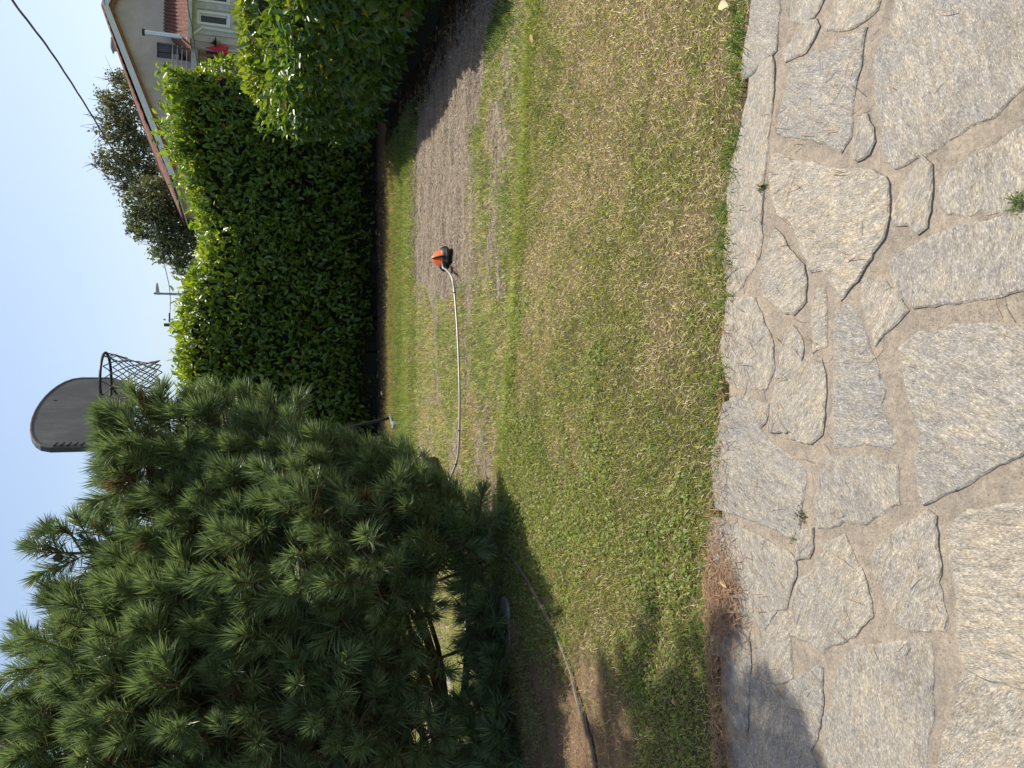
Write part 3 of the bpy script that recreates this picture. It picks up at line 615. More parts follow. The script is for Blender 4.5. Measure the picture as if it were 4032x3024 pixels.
def cable(px, Ys, r, name, label, twist=False):
    P = spline([atY(*p, Y) for p, Y in zip(px, Ys)], 24)
    m = MB()
    if twist:
        for ph in (0, 2.09, 4.19):
            L_ = 0; pts = []
            for i, p in enumerate(P):
                if i: L_ += (P[i] - P[i - 1]).length
                pts.append(p + Vector((math.cos(L_ * 2.2 + ph) * r * .8, 0, math.sin(L_ * 2.2 + ph) * r * .8)))
            m.tube(pts, r * .72, 5)
    else: m.tube(P, r, 5)
    return tag(m.build(name, MT['cable'], None, True), label, 'cable')
cable([(-160, -320), (48, 0), (215, 225), (386, 494), (500, 690), (603, 892), (636, 1000), (665, 1120), (671, 1190), (668, 1262)], [9.5, 12, 14.5, 18, 22, 28, 32, 39, 44, 49.8], .012, 'overhead_cable', 'thick twisted overhead cable sagging across the sky to the utility pole', True)
cable([(728, -300), (738, 0), (756, 105), (774, 232), (800, 420), (815, 520)], [25, 27, 28, 29, 31, 33], .016, 'telephone_cable', 'thin grey cable crossing in front of the house wing')
cable([(395, -200), (410, 0), (428, 32)], [42, 47, 50.5], .02, 'service_cable', 'thin dark cable running to the gable peak of the house')

# ------------------------------------------------------------------ foliage generators
def leaf_geo(P, D, Nn, Ln, W, fold=.25, droop=.15):
    """P base, D axis, Nn face normal (n,3), Ln, W (n,) -> V, F : folded pointed leaf, 8 triangles"""
    n = len(P); D = D / np.linalg.norm(D, axis=1)[:, None]; S = np.cross(D, Nn); S /= np.linalg.norm(S, axis=1)[:, None] + 1e-9; U = np.cross(S, D)
    tmpl = [(0, 0, 0), (.33, .5, 1), (.33, -.5, 1), (.72, .40, 1), (.72, -.40, 1), (1, 0, 0), (.33, 0, 0), (.72, 0, 0)]
    V = np.empty((n, 8, 3))
    for i, (a, w, f) in enumerate(tmpl):
        V[:, i] = P + D * (Ln * a)[:, None] + S * (W * w)[:, None] + U * (W * abs(w) * fold * 2 * f - Ln * droop * a * a)[:, None]
    T = np.array([(0, 6, 1), (0, 2, 6), (1, 6, 7), (1, 7, 3), (6, 2, 4), (6, 4, 7), (3, 7, 5), (7, 4, 5)])
    F = (np.arange(n) * 8)[:, None, None] + T[None]
    return V.reshape(-1, 3), F.reshape(-1, 3)
def unit(v): return v / (np.linalg.norm(v, axis=-1, keepdims=True) + 1e-9)
LEAFMESH = None
def single_leaf_mesh():
    V, F_ = leaf_geo(np.zeros((1, 3)), np.array([[1., 0, 0]]), np.array([[0, 0, 1.]]), np.ones(1), np.full(1, .40))
    me = np_mesh('laurel_leaf', V, F_); me.materials.append(MT['leaf1']); return me
def hedge(name, label, samples, base, core_boxes, leafL, nsingle, greens, yfrac):
    """samples: P (n,3) points on the foliage surface with normals Nn"""
    global LEAFMESH
    P, Nn = samples; n = len(P)
    root = empty(name, base); tag(root, label, 'hedge')
    up = np.array([0, 0, 1.]); rnd = rng.normal(0, 1, (n, 3))
    D = unit(Nn * .55 + up * rng.uniform(-.35, .75, (n, 1)) + rnd * .55)
    FN = unit(Nn * .6 + up * .45 + rng.normal(0, .38, (n, 3)))
    Ln = leafL * rng.uniform(.7, 1.25, n); W = Ln * rng.uniform(.36, .46, n)
    g = np.array(greens); t = rng.random(n); col = g[0] * (1 - t[:, None]) + g[1] * t[:, None]
    top = np.clip(Nn[:, 2], 0, 1)[:, None]; col = col * (1 - .45 * top) + np.array([.30, .34, .045]) * .45 * top     # sunlit yellow of the hedge top painted into the leaf colour
    y = rng.random(n) < yfrac; col[y] = np.array([.34, .26, .04]) * rng.uniform(.6, 1.1, (y.sum(), 1))
    br = rng.random(n) < .006; col[br] = (.22, .09, .03)
    # the leaves that show largest are single objects
    fx, fy = project(P); vis = (fx > 0) & (fx < 4032) & (fy > 0) & (fy < 3024) & ((P - np.array([0, 0, CAMH])) * Nn).sum(1).__lt__(0)
    depth_in = samples_depth
    size = Ln / np.linalg.norm(P - np.array([0, 0, CAMH]), axis=1) * vis * (depth_in < .05) * (1 - .4 * (fx > 1500)) * rng.uniform(.8, 1, n)
    order = np.argsort(-size); sel = order[:nsingle]; rest = np.setdiff1d(np.arange(n), sel)
    V, F_ = leaf_geo(P[rest], D[rest], FN[rest], Ln[rest], W[rest])
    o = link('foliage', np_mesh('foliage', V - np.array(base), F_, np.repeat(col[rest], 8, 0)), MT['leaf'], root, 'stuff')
    if LEAFMESH is None: LEAFMESH = single_leaf_mesh()
    for i in sel:
        d_ = D[i] / np.linalg.norm(D[i]); s_ = np.cross(d_, FN[i]); s_ /= np.linalg.norm(s_); u_ = np.cross(s_, d_)
        lf = bpy.data.objects.new('leaf', LEAFMESH); COL.objects.link(lf); lf.parent = root
        mt = Matrix(((d_[0], -s_[0], u_[0], P[i][0] - base[0]), (d_[1], -s_[1], u_[1], P[i][1] - base[1]), (d_[2], -s_[2], u_[2], P[i][2] - base[2]), (0, 0, 0, 1)))
        lf.matrix_local = mt @ Matrix.Scale(float(Ln[i]), 4)
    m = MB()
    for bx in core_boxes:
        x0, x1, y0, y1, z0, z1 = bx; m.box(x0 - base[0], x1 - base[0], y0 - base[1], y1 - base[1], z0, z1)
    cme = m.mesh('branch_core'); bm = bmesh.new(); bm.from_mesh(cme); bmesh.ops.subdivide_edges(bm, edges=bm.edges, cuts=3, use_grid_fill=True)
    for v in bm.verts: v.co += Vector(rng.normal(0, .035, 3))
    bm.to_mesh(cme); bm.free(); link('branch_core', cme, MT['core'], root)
    # woody stems at the foot
    return root

# far hedge: along X, face at y = 12
def h_far(x): return np.interp(x, [-8, -3, 0, 1.0, 1.5, 1.7, 2.6, 2.9, 3.15, 3.4, 3.6, 3.9, 4.15, 4.35, 4.48, 4.62, 4.78, 4.95, 8], [2.8, 2.85, 2.85, 2.88, 2.80, 2.66, 2.66, 2.70, 2.78, 2.95, 2.86, 2.95, 2.80, 2.92, 2.78, 2.56, 2.1, 1.70, 1.70]) - .13 + (fbm(x, 0, 2.6, 61) - .5) * .26
nf = 30000
xf = rng.uniform(-6.5, 6.5, nf); part = rng.random(nf)
hf_ = h_far(xf); u = rng.random(nf)
face = part < .80
zf = np.where(face, .07 + (hf_ - .07) * u ** .95, hf_ + rng.normal(0, .05, nf))
din = np.abs(rng.normal(0, .11, nf)); din[rng.random(nf) < .3] = 0
bulge = (fbm(xf, zf, 1.6, 62) - .5) * .35
roundt = .16 * sstep(.35, 0, hf_ - zf) ** 2; undercut = .25 * sstep(.45, .1, zf)
yf = np.where(face, 12.02 - bulge + roundt + undercut + din, 12.3 + rng.random(nf) * .8)
zf = np.where(face, zf, zf - .10 * np.abs((yf - 12.7) / .4) ** 2)
Nf = np.where(face[:, None], np.stack([np.zeros(nf), -np.ones(nf), .25 + 1.2 * sstep(.45, 0, hf_ - zf)], 1), np.array([0, -.15, 1.0]))
Nf = unit(Nf + rng.normal(0, .25, (nf, 3)))
# loose untrimmed shoots on the right part and along the top
nt = 360; xt = np.where(rng.random(nt) < .62, rng.uniform(2.9, 4.45, nt), rng.uniform(-2, 2.9, nt)); ext = []; exn = []
for x_ in xt:
    hh = float(h_far(x_)); y_ = rng.uniform(12.05, 12.6); tall = rng.uniform(.05, .34) if x_ > 2.9 else rng.uniform(.05, .22)
    ddir = unit(np.array([rng.normal(0, .3), rng.normal(-.1, .3), 1.0]))
    for k in range(9):
        ext.append(np.array([x_, y_, hh - .12]) + ddir * tall * (k / 8) * 1.3 + rng.normal(0, .015, 3)); exn.append(unit(rng.normal(0, .7, 3) + np.array([0, 0, .5])))
Pf = np.concatenate([np.stack([xf, yf, zf], 1), np.array(ext)]); Pf[:, 1] -= .35; Nf = np.concatenate([Nf, np.array(exn)])
samples_depth = np.concatenate([np.where(face, din, 1), np.ones(len(ext))])
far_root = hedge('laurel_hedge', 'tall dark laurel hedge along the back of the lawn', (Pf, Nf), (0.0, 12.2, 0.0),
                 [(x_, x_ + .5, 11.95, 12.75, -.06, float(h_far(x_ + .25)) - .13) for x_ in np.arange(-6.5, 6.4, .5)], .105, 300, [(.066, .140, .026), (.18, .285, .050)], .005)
# right hedge: along Y, face at x = 3.25
nr = 14000
yr = rng.uniform(4.4, 10.9, nr); part = rng.random(nr); HR = 1.78 + (fbm(yr, 3, 1.7, 63) - .5) * .12
face = part < .66; endc = part > .95
zr_ = np.where(face, .22 + (HR - .22) * rng.random(nr), HR + rng.normal(0, .035, nr))
din = np.abs(rng.normal(0, .09, nr)); din[rng.random(nr) < .3] = 0
bulge = (fbm(yr, zr_, 1.5, 64) - .5) * .30
xr = np.where(face, 3.22 - bulge + .50 * sstep(.6, 0, HR - zr_) ** 2 + .22 * sstep(.5, .15, zr_) + din, 3.68 + rng.random(nr) * .8)
tt = rng.random(nr)
xr = np.where(endc, 3.3 + rng.random(nr) * 1.1, xr); zr_ = np.where(endc, .25 + (HR - .3) * tt, zr_); yr = np.where(endc, 10.85 + rng.normal(0, .06, nr), yr)
xr = xr + np.where(~endc, .35 * sstep(10.3, 10.95, yr), 0)
Nr = np.where(face[:, None], np.stack([-np.ones(nr), np.full(nr, -.15), .15 + 1.0 * sstep(.45, 0, HR - zr_)], 1), np.array([-.1, -.1, 1.0]))
Nr[endc] = (0, 1, .2); Nr = unit(Nr + rng.normal(0, .25, (nr, 3))); samples_depth = np.where(face, din, 1)
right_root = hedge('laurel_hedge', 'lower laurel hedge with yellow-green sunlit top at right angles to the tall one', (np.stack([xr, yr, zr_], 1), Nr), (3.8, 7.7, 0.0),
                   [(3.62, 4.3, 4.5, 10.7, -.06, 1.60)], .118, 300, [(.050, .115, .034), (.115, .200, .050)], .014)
# stems under both hedges
for root, pts in ((far_root, [(x_, 12.35 + rng.normal(0, .1)) for x_ in np.arange(-5, 6, .6)]), (right_root, [(3.75 + rng.normal(0, .08), y_) for y_ in np.arange(4.8, 10.7, .42)])):
    for (x_, y_) in pts:
        m = MB(); bx, by = root.location.x, root.location.y
        m.tube([(x_ - bx, y_ - by, -.05), (x_ - bx + rng.normal(0, .05), y_ - by + rng.normal(0, .05), .35), (x_ - bx + rng.normal(0, .1), y_ - by + rng.normal(0, .1), .8)], [.035, .028, .02], 6); m.build('stem', MT['bark'], root)

# ------------------------------------------------------------------ trees far behind
def far_tree(name, label, clumps, Y, base_xy, nl, leaf, cols, twigs=0):
    root = empty(name, (base_xy[0], base_xy[1], 0)); tag(root, label, 'tree'); B0 = np.array([base_xy[0], base_xy[1], 0])
    m = MB(); cs = [(aD(x, y, Y + dy), r) for x, y, dy, r in clumps]
    zc = np.mean([c_[2] for c_, r in cs]); cen = np.mean([c_ for c_, r in cs], 0)
    m.tube(spline([(0, 0, -.1), (.1, 0, zc * .4), tuple(cen - B0 - np.array([0, 0, .8]))], 5), list(np.linspace(.32, .14, 11)), 8)
    for c_, r in cs:
        a_ = np.array([.1, 0, zc * .45]); b_ = c_ - B0; m.tube(spline([a_, a_ * .5 + b_ * .5 + rng.normal(0, .4, 3) - np.array([0, 0, .3]), b_], 5), list(np.linspace(.13, .03, 11)), 5)
        for k in range(14):
            e_ = b_ + rng.normal(0, .62, 3) * r; m.tube([b_ + (e_ - b_) * .1, b_ + (e_ - b_) * .6 + rng.normal(0, .1, 3), e_], [.035, .02, .008], 4)
    for k in range(twigs):
        c_, r = cs[rng.integers(len(cs))]; d_ = unit(np.array([rng.normal(0, .7), rng.normal(0, .4), abs(rng.normal(.9, .4))])); p0 = c_ - B0 + d_ * r * .6; p1 = p0 + d_ * r * rng.uniform(.5, .9)
        m.tube([p0, (p0 + p1) / 2 + rng.normal(0, .08, 3), p1 + rng.normal(0, .1, 3)], [.03, .02, .008], 4)
    m.build('trunk', MT['bark'], root, True)
    P = []; cl = []
    tot = sum(r ** 2 for c_, r in cs)
    for c_, r in cs:
        n_ = int(nl * r ** 2 / tot); sub = [c_ + unit(rng.normal(0, 1, 3)) * r * rng.uniform(.35, .95) for _ in range(int(26 * r))]
        pick = rng.integers(len(sub), size=n_); off = unit(rng.normal(0, 1, (n_, 3))) * (rng.random((n_, 1)) ** .6) * rng.uniform(.25, .5, (len(sub), 1))[pick] * r
        P.append(np.array(sub)[pick] + off); tone = rng.uniform(.75, 1.2, (len(sub), 1))[pick]
        t = rng.random((n_, 1)); cl.append((np.array(cols[0]) * (1 - t) + np.array(cols[1]) * t) * tone)
    P = np.concatenate(P); cl = np.concatenate(cl); n_ = len(P); Ln = leaf * rng.uniform(.6, 1.3, n_)
    V, F_ = leaf_geo(P, rng.normal(0, 1, (n_, 3)) + np.array([0, 0, -.3]), rng.normal(0, .6, (n_, 3)) + np.array([0, 0, 1]), Ln, Ln * .6)
    link('crown', np_mesh('crown', V - B0, F_, np.repeat(cl, 8, 0)), MT['farleaf'], root, 'stuff'); return root
ol = [(.115, .140, .070), (.20, .225, .115)]
b_ = aD(400, 500, 56); far_tree('broadleaf_tree', 'round dense dark green tree left of the house eave', [(330, 480, 0, 1.5), (360, 540, .5, 1.3), (300, 440, 0, 1.2), (375, 450, -.5, 1.7), (390, 520, 0, 1.5), (290, 490, .6, .8), (340, 420, 0, 1.4), (400, 575, 0, .9)], 56, (b_[0], 56), 11000, .21, ol)
b_ = aD(400, 300, 68); far_tree('broadleaf_tree', 'loose olive tree with bare twigs rising behind the red roof', [(245, 350, 0, 1.6), (270, 310, .5, 1.7), (250, 265, 0, 1.8), (290, 250, 0, 1.8), (240, 215, 0, 1.3), (300, 380, 0, 1.8), (320, 330, 0, 2.0), (270, 395, 0, 1.1), (340, 400, 0, 1.6), (250, 170, 0, .9), (290, 190, 0, 1.6)], 68, (b_[0], 68), 11000, .23, [(.135, .150, .080), (.23, .235, .125)], 70)
# low growth that closes the view between hedge and street
b_ = aD(420, 420, 60); far_tree('broadleaf_tree', 'low dark shrubby tree glimpsed between hedge top and house eave', [(400, 420, 0, 1.6), (395, 390, 0, 1.3), (410, 470, 0, 1.4)], 60, (b_[0], 60), 4500, .2, ol)

# ------------------------------------------------------------------ pine
def shoot_template(seed, nn=125, L=.17, nl=.12):
    """a shoot along +Z: needles in pairs round the stem, bud at the tip"""
    rs = np.random.default_rng(seed); t = rs.random(nn) ** .75; ph = rs.random(nn) * 6.283
    p = np.stack([np.zeros(nn), np.zeros(nn), t * L], 1); ang = np.clip(1.15 - .75 * t + rs.normal(0, .16, nn), .12, 1.5)
    d = np.stack([np.sin(ang) * np.cos(ph), np.sin(ang) * np.sin(ph), np.cos(ang)], 1)
    ln = nl * rs.uniform(.75, 1.15, nn) * (.85 + .2 * np.sin(t * 3.14)); side = unit(np.cross(d, rs.normal(0, 1, (nn, 3)))); w = .0029
    bend = unit(np.cross(side, d)) * (rs.normal(0, .05, nn) * ln * 2)[:, None]
    V = np.empty((nn, 5, 3)); mid = p + d * (ln * .55)[:, None] + bend * .3
    V[:, 0] = p - side * w * .8; V[:, 1] = p + side * w * .8; V[:, 2] = mid + side * w; V[:, 3] = mid - side * w; V[:, 4] = p + d * ln[:, None] + bend
    T = np.array([(0, 1, 2), (0, 2, 3), (3, 2, 4)]); F_ = ((np.arange(nn) * 5)[:, None, None] + T).reshape(-1, 3)
    g = np.array([.102, .160, .072]); g2 = np.array([.275, .355, .175]); m_ = rs.random((nn, 1)); col = g * (1 - m_) + g2 * m_
    old = (t < .22) & (rs.random(nn) < .35); col[old] = np.array([.17, .085, .035])
    C_ = np.repeat(col, 5, 0); V = V.reshape(-1, 3)
    k = 5; bv = [(.006 * math.cos(6.283 * i / k), .006 * math.sin(6.283 * i / k), L - .002) for i in range(k)] + [(0, 0, L + .022)] + [(.004 * math.cos(6.283 * i / k), .004 * math.sin(6.283 * i / k), -.02) for i in range(k)]
    bf = [(i, (i + 1) % k, k) for i in range(k)] + [(k + 1 + i, k + 1 + (i + 1) % k, (i + 1) % k) for i in range(k)] + [(k + 1 + i, (i + 1) % k, i) for i in range(k)]
    F_ = np.concatenate([F_, np.array(bf) + len(V)]); V = np.concatenate([V, np.array(bv)])
    bc = np.array([[.34, .17, .09]] * (k + 1) + [[.10, .065, .04]] * k); C_ = np.concatenate([C_, bc]); return V, F_, C_
TEM = [shoot_template(500 + i, 120 + 6 * i, .16 + .012 * i, .122 + .005 * i) for i in range(6)]
PB = np.array([-2.88, 5.72, 0.0])
PY = .95
def pD(x, y, Y): return aD(x, y, Y + PY)
pine = empty('pine_tree', tuple(PB)); tag(pine, 'bushy long-needled pine with low branches at the edge of the lawn', 'pine tree')
BO = [(60, 1460, 4.6, .26), (120, 1400, 4.5, .28), (85, 1560, 4.4, .28), (30, 1640, 4.4, .33), (180, 1480, 4.3, .30), (200, 1370, 4.6, .28), (255, 1310, 4.7, .25), (150, 1600, 4.1, .30), (270, 1440, 4.1, .28), (300, 1560, 3.9, .30), (260, 1640, 3.9, .28),
      (345, 1190, 4.7, .26), (400, 1110, 4.7, .28), (330, 1290, 4.5, .28), (420, 1230, 4.4, .30), (400, 1350, 4.2, .28), (470, 1470, 4.0, .30), (450, 1600, 3.8, .30), (360, 1440, 4.2, .28),
      (290, 895, 4.9, .15), (300, 975, 4.8, .20), (385, 905, 4.9, .20), (365, 1010, 4.8, .22), (470, 885, 4.9, .20), (500, 980, 4.7, .26), (570, 905, 4.8, .15), (600, 970, 4.6, .24), (540, 1080, 4.5, .30), (470, 1070, 4.6, .28),
      (690, 970, 4.5, .20), (640, 1060, 4.3, .30), (650, 1160, 4.0, .34), (760, 1200, 3.9, .31), (700, 1260, 4.0, .30), (560, 1230, 4.1, .31), (790, 990, 4.5, .18), (800, 1080, 4.3, .27), (885, 1005, 4.4, .17), (890, 1100, 4.2, .24),
      (960, 1070, 4.3, .15), (1000, 1130, 4.3, .14), (930, 1180, 4.2, .18), (600, 1380, 4.0, .30), (520, 1360, 4.1, .28), (700, 1400, 4.1, .28), (820, 1310, 4.1, .26), (760, 1450, 4.0, .30), (620, 1530, 3.8, .31), (720, 1600, 3.8, .31),
      (850, 1430, 4.1, .24), (870, 1560, 4.0, .24), (560, 1640, 3.8, .28), (840, 1640, 3.9, .24), (880, 1250, 4.2, .20),
      (1035, 1200, 4.4, .11), (1045, 1290, 4.35, .12), (1055, 1370, 4.3, .12), (1060, 1450, 4.2, .13), (1065, 1540, 4.1, .13), (1075, 1630, 4.0, .14), (1010, 1590, 4.3, .10),
      # second layer behind
      (320, 1060, 5.3, .24), (420, 980, 5.4, .26), (520, 930, 5.3, .24), (620, 1000, 5.3, .26), (720, 1040, 5.2, .26), (820, 1060, 5.2, .22), (450, 1180, 5.3, .28), (560, 1150, 5.3, .28), (680, 1180, 5.2, .28), (800, 1200, 5.2, .26),
      (380, 1300, 5.2, .28), (500, 1320, 5.2, .3), (620, 1330, 5.2, .3), (740, 1340, 5.1, .28), (300, 1440, 5.2, .3), (430, 1480, 5.1, .3), (560, 1480, 5.1, .3), (680, 1500, 5.1, .3), (800, 1500, 5.1, .24), (200, 1560, 5.2, .3), (340, 1620, 5.1, .3), (480, 1620, 5.1, .3), (620, 1620, 5.1, .3), (760, 1620, 5.1, .26)]
def shx(x, y): return x + 48 * float(sstep(330, 260, x)) * float(sstep(1150, 1260, y)) + 25 * float(sstep(420, 320, x)) * float(sstep(1100, 1180, y)) * float(sstep(1300, 1240, y))
def shy(x, y): return y + 52 * float(sstep(1180, 1000, y)) + 12 * float(sstep(640, 800, x)) * float(sstep(1100, 1000, y))
clumps = [(pD(shx(x, y), shy(x, y), Y), r * 1.02) for x, y, Y, r in BO]
cen = np.array([-3.6, 5.5, 2.1])                       # the side of the tree outside the frame
for k in range(46):
    d_ = unit(rng.normal(0, 1, 3)); p = cen + d_ * np.array([1.0, 1.1, 1.5]) * rng.uniform(.6, 1.0)
    fx, fy = project(p[None])
    if fy[0] > 3180 or fx[0] < -520:
        if p[2] > .45 and p[2] < 4.2 and p[1] > 4.2: clumps.append((p, .34))
NFR = len(clumps)
for p in ((.12, 3.22, 2.98), (-.10, 3.45, 3.05), (-.18, 3.10, 2.98), (-.40, 3.3, 3.05), (.0, 3.75, 3.12), (-.30, 3.85, 3.2), (-.6, 3.6, 3.2), (-.7, 3.15, 3.05), (-1.0, 3.9, 3.4), (-.55, 4.1, 3.35), (-1.5, 4.6, 3.65), (.0, 3.02, 3.0), (-.25, 3.62, 3.15), (-.05, 3.3, 3.05), (-.45, 3.45, 3.12), (-.15, 3.95, 3.25), (-.75, 3.4, 3.15), (-.55, 3.0, 3.0), (-.45, 3.75, 3.2), (.2, 3.7, 3.15), (.12, 4.0, 3.25), (-.1, 4.25, 3.3), (.25, 3.45, 3.1), (-.35, 4.15, 3.3), (-.2, 4.5, 3.4), (.1, 3.85, 3.3), (-.45, 4.45, 3.45)): clumps.append((np.array(p) + np.array([-.13, .06, .10]), .19))  # invented bough above view, added to shade the terrace and lawn corner
SP, SD, SS = [], [], []                                # shoots: base, direction, scale
def add_shoot(p, d, s=1.0): SP.append(np.array(p, float)); SD.append(unit(np.array(d, float))); SS.append(s)
twig = MB(); limb = []
def trunk_at(z): return np.array([PB[0] + .05 * math.sin(z * 2), PB[1] - .03 * z, z])
for ci, (c_, r) in enumerate(clumps):
    n_ = int(11 + 24 * r * r / .09)
    out = unit((c_ - trunk_at(c_[2])) * np.array([1, 1, .25]))
    for k in range(n_):
        d_ = rng.normal(0, 1, 3); d_[2] = d_[2] * .8 + .15; d_ = unit(d_); p = c_ + d_ * r * rng.uniform(.68, 1.05) * np.array([1, 1, .88]) - np.array([0, 0, .07])
        add_shoot(p, d_ * .85 + np.array([0, 0, .62]) + out * .30 + rng.normal(0, .22, 3), rng.uniform(.62, 1.22))
        if rng.random() < .55: twig.tube([c_ - out * r * .5 - np.array([0, 0, r * .4]) - PB, (c_ * .4 + p * .6) - np.array([0, 0, .03]) - PB, p - PB], [.010, .007, .004], 4, False)
    if ci < NFR: limb.append((c_ - out * r * .5 - np.array([0, 0, r * .4]), ci < len(BO) and BO[ci][0] > 835))
# the free leader that stands up against the sky
for (bx, by, tx, ty) in ((120, 1195, 55, 1168), (125, 1190, 105, 1140), (165, 1165, 120, 1130), (190, 1160, 165, 1120), (215, 1155, 190, 1122), (140, 1210, 110, 1228), (190, 1225, 165, 1262), (205, 1235, 200, 1275), (160, 1200, 110, 1185), (230, 1185, 180, 1165),
                         (225, 1215, 200, 1245), (250, 1190, 225, 1150), (262, 1205, 225, 1195), (250, 1230, 220, 1262), (95, 1190, 60, 1185), (180, 1200, 150, 1215), (150, 1150, 95, 1150)):
    b0 = pD(bx, by, 4.75 + rng.normal(0, .05)); t0 = pD(tx, ty, 4.75 + rng.normal(0, .06)); add_shoot(b0, t0 - b0, .95)
lead = [pD(*q) for q in ((420, 1240, 4.75), (330, 1215, 4.75), (270, 1205, 4.75), (215, 1195, 4.75), (150, 1195, 4.75), (105, 1193, 4.75))]
twig.tube([tuple(np.array(p) - PB) for p in spline(lead, 5)], list(np.linspace(.022, .006, 26)), 6)
for a_, b_ in (((262, 1205), (205, 1235)), ((225, 1197), (190, 1160)), ((180, 1196), (150, 1150)), ((160, 1195), (140, 1212))): twig.tube([tuple(pD(*a_, 4.75) - PB), tuple(pD(*b_, 4.75) - PB)], [.009, .005], 5)
# tips round the outline next to the hoop and the hedge
for (bx, by, tx, ty, Y) in ((280, 880, 225, 868, 4.9), (275, 905, 215, 890, 4.9), (290, 930, 225, 925, 4.85), (295, 950, 220, 960, 4.85), (290, 985, 225, 1000, 4.8), (310, 1000, 260, 1040, 4.8), (360, 1030, 300, 1070, 4.8), (370, 880, 310, 850, 4.9), (455, 865, 415, 838, 4.9), (500, 850, 455, 828, 4.9), (545, 850, 515, 825, 4.9),
                            (590, 880, 555, 858, 4.8), (660, 900, 620, 865, 4.8), (690, 915, 655, 890, 4.7), (735, 935, 700, 905, 4.6), (800, 950, 760, 925, 4.6), (860, 950, 815, 930, 4.5), (900, 970, 870, 930, 4.5), (940, 1010, 905, 985, 4.4), (1000, 1060, 960, 1030, 4.35), (1045, 1110, 1010, 1070, 4.35), (1070, 1150, 1040, 1120, 4.3)):
    b0 = pD(bx, by + 30 + 14 * (bx > 640), Y); t0 = pD(tx, ty + 16 + 14 * (bx > 640), Y - .03)
    for k in range(2): add_shoot(b0 + rng.normal(0, .025, 3), t0 - b0 + rng.normal(0, .03, 3), .98)
SP = np.array(SP); SD = np.array(SD); SS = np.array(SS); ns = len(SP)
# frames
ref = np.where(np.abs(SD[:, 2:3]) > .95, np.array([[1., 0, 0]]), np.array([[0, 0, 1.]])); Xa = unit(np.cross(ref, SD)); Ya = np.cross(SD, Xa)
tid = rng.integers(len(TEM), size=ns)
fx, fy = project(SP); dist = np.linalg.norm(SP - np.array([0, 0, CAMH]), axis=1)
# front-most shoots per screen cell become parts of their own
cell = (fx // 95).astype(int) * 1000 + (fy // 95).astype(int); ok = (fx > -20) & (fx < 2100) & (fy < 3030)
order = np.argsort(dist); seen = {}; sel = []
for i in order:
    if ok[i] and seen.get(cell[i], 0) < 1: seen[cell[i]] = seen.get(cell[i], 0) + 1; sel.append(i)
sel = sel[:300]; selset = set(sel)
TME = []
for i, (V, F_, C_) in enumerate(TEM):
    me = np_mesh('pine_shoot', V, F_, C_); me.materials.append(MT['needles']); TME.append(me)
for i in sel:
    o = bpy.data.objects.new('shoot', TME[tid[i]]); COL.objects.link(o); o.parent = pine; p = SP[i] - PB
    o.matrix_local = Matrix(((Xa[i][0], Ya[i][0], SD[i][0], p[0]), (Xa[i][1], Ya[i][1], SD[i][1], p[1]), (Xa[i][2], Ya[i][2], SD[i][2], p[2]), (0, 0, 0, 1))) @ Matrix.Scale(float(SS[i]), 4)
AV_, AF_, AC_ = [], [], []; off = 0
for i in range(ns):
    if i in selset: continue
    V, F_, C_ = TEM[tid[i]]; Vw = (V * SS[i]) @ np.stack([Xa[i], Ya[i], SD[i]]) + SP[i] - PB
    AV_.append(Vw); AF_.append(F_ + off); AC_.append((C_ * rng.uniform(.7, 1.2) if rng.random() > .018 else C_ * .15 + np.array([.17, .095, .05]) * .85 * rng.uniform(.6, 1.3))); off += len(V)
link('needles', np_mesh('needles', np.concatenate(AV_), np.concatenate(AF_), np.concatenate(AC_)), MT['needles'], pine, 'stuff')
twig.build('twigs', MT['bark'], pine, True, 'stuff')
m = MB(); m.tube(spline([(0, 0, -.1), (.03, -.02, .5), (-.02, -.06, 1.2), (.06, -.05, 2.0), (-.03, -.1, 2.8), (.05, -.1, 3.6)], 5), list(np.linspace(.115, .03, 26)), 12); m.build('trunk', MT['bark'], pine, True)
LOWP = [np.array(p) for p in spline([pD(*q) for q in ((965, 1630, 4.6), (985, 1570, 4.5), (1003, 1490, 4.45), (1010, 1400, 4.4), (1012, 1310, 4.4), (998, 1235, 4.4))], 5)]
for q, isl in limb:
    if isl:
        a_ = min(LOWP, key=lambda p: np.linalg.norm(p - q)); m = MB(); m.tube([tuple(p - PB) for p in (a_, a_ * .5 + q * .5 + np.array([0, 0, .03]), q)], [.014, .011, .008], 6); m.build('branch', MT['bark'], pine, True); continue
    z0 = max(.25, q[2] - np.linalg.norm((q - trunk_at(q[2]))[:2]) * .35); a_ = trunk_at(min(z0, 3.4)); md = a_ * .5 + q * .5 + rng.normal(0, .06, 3) - np.array([0, 0, .06])
    m = MB(); m.tube([tuple(np.array(p) - PB) for p in spline([a_, md, q], 5)], list(np.linspace(.030, .011, 11)), 6); m.build('branch', MT['bark'], pine, True)
m = MB(); m.tube([tuple(np.array(p) - PB) for p in spline([(-2.88, 5.5, 3.5), (-2.2, 5.3, 3.9), (-1.3, 4.5, 3.8), (-.6, 3.8, 3.45), (.05, 3.3, 3.1)], 6)], list(np.linspace(.035, .010, 25)), 6); m.build('branch', MT['bark'], pine, True)  # limb carrying the added shade-casting bough, out of view overhead
low = [pD(*q) for q in ((935, 1690, 4.72), (965, 1630, 4.6), (985, 1570, 4.5), (1003, 1490, 4.45), (1010, 1400, 4.4), (1012, 1310, 4.4), (998, 1235, 4.4))]
m = MB(); m.tube([tuple(np.array(p) - PB) for p in spline(low, 5)], list(np.linspace(.042, .014, 31)), 8)
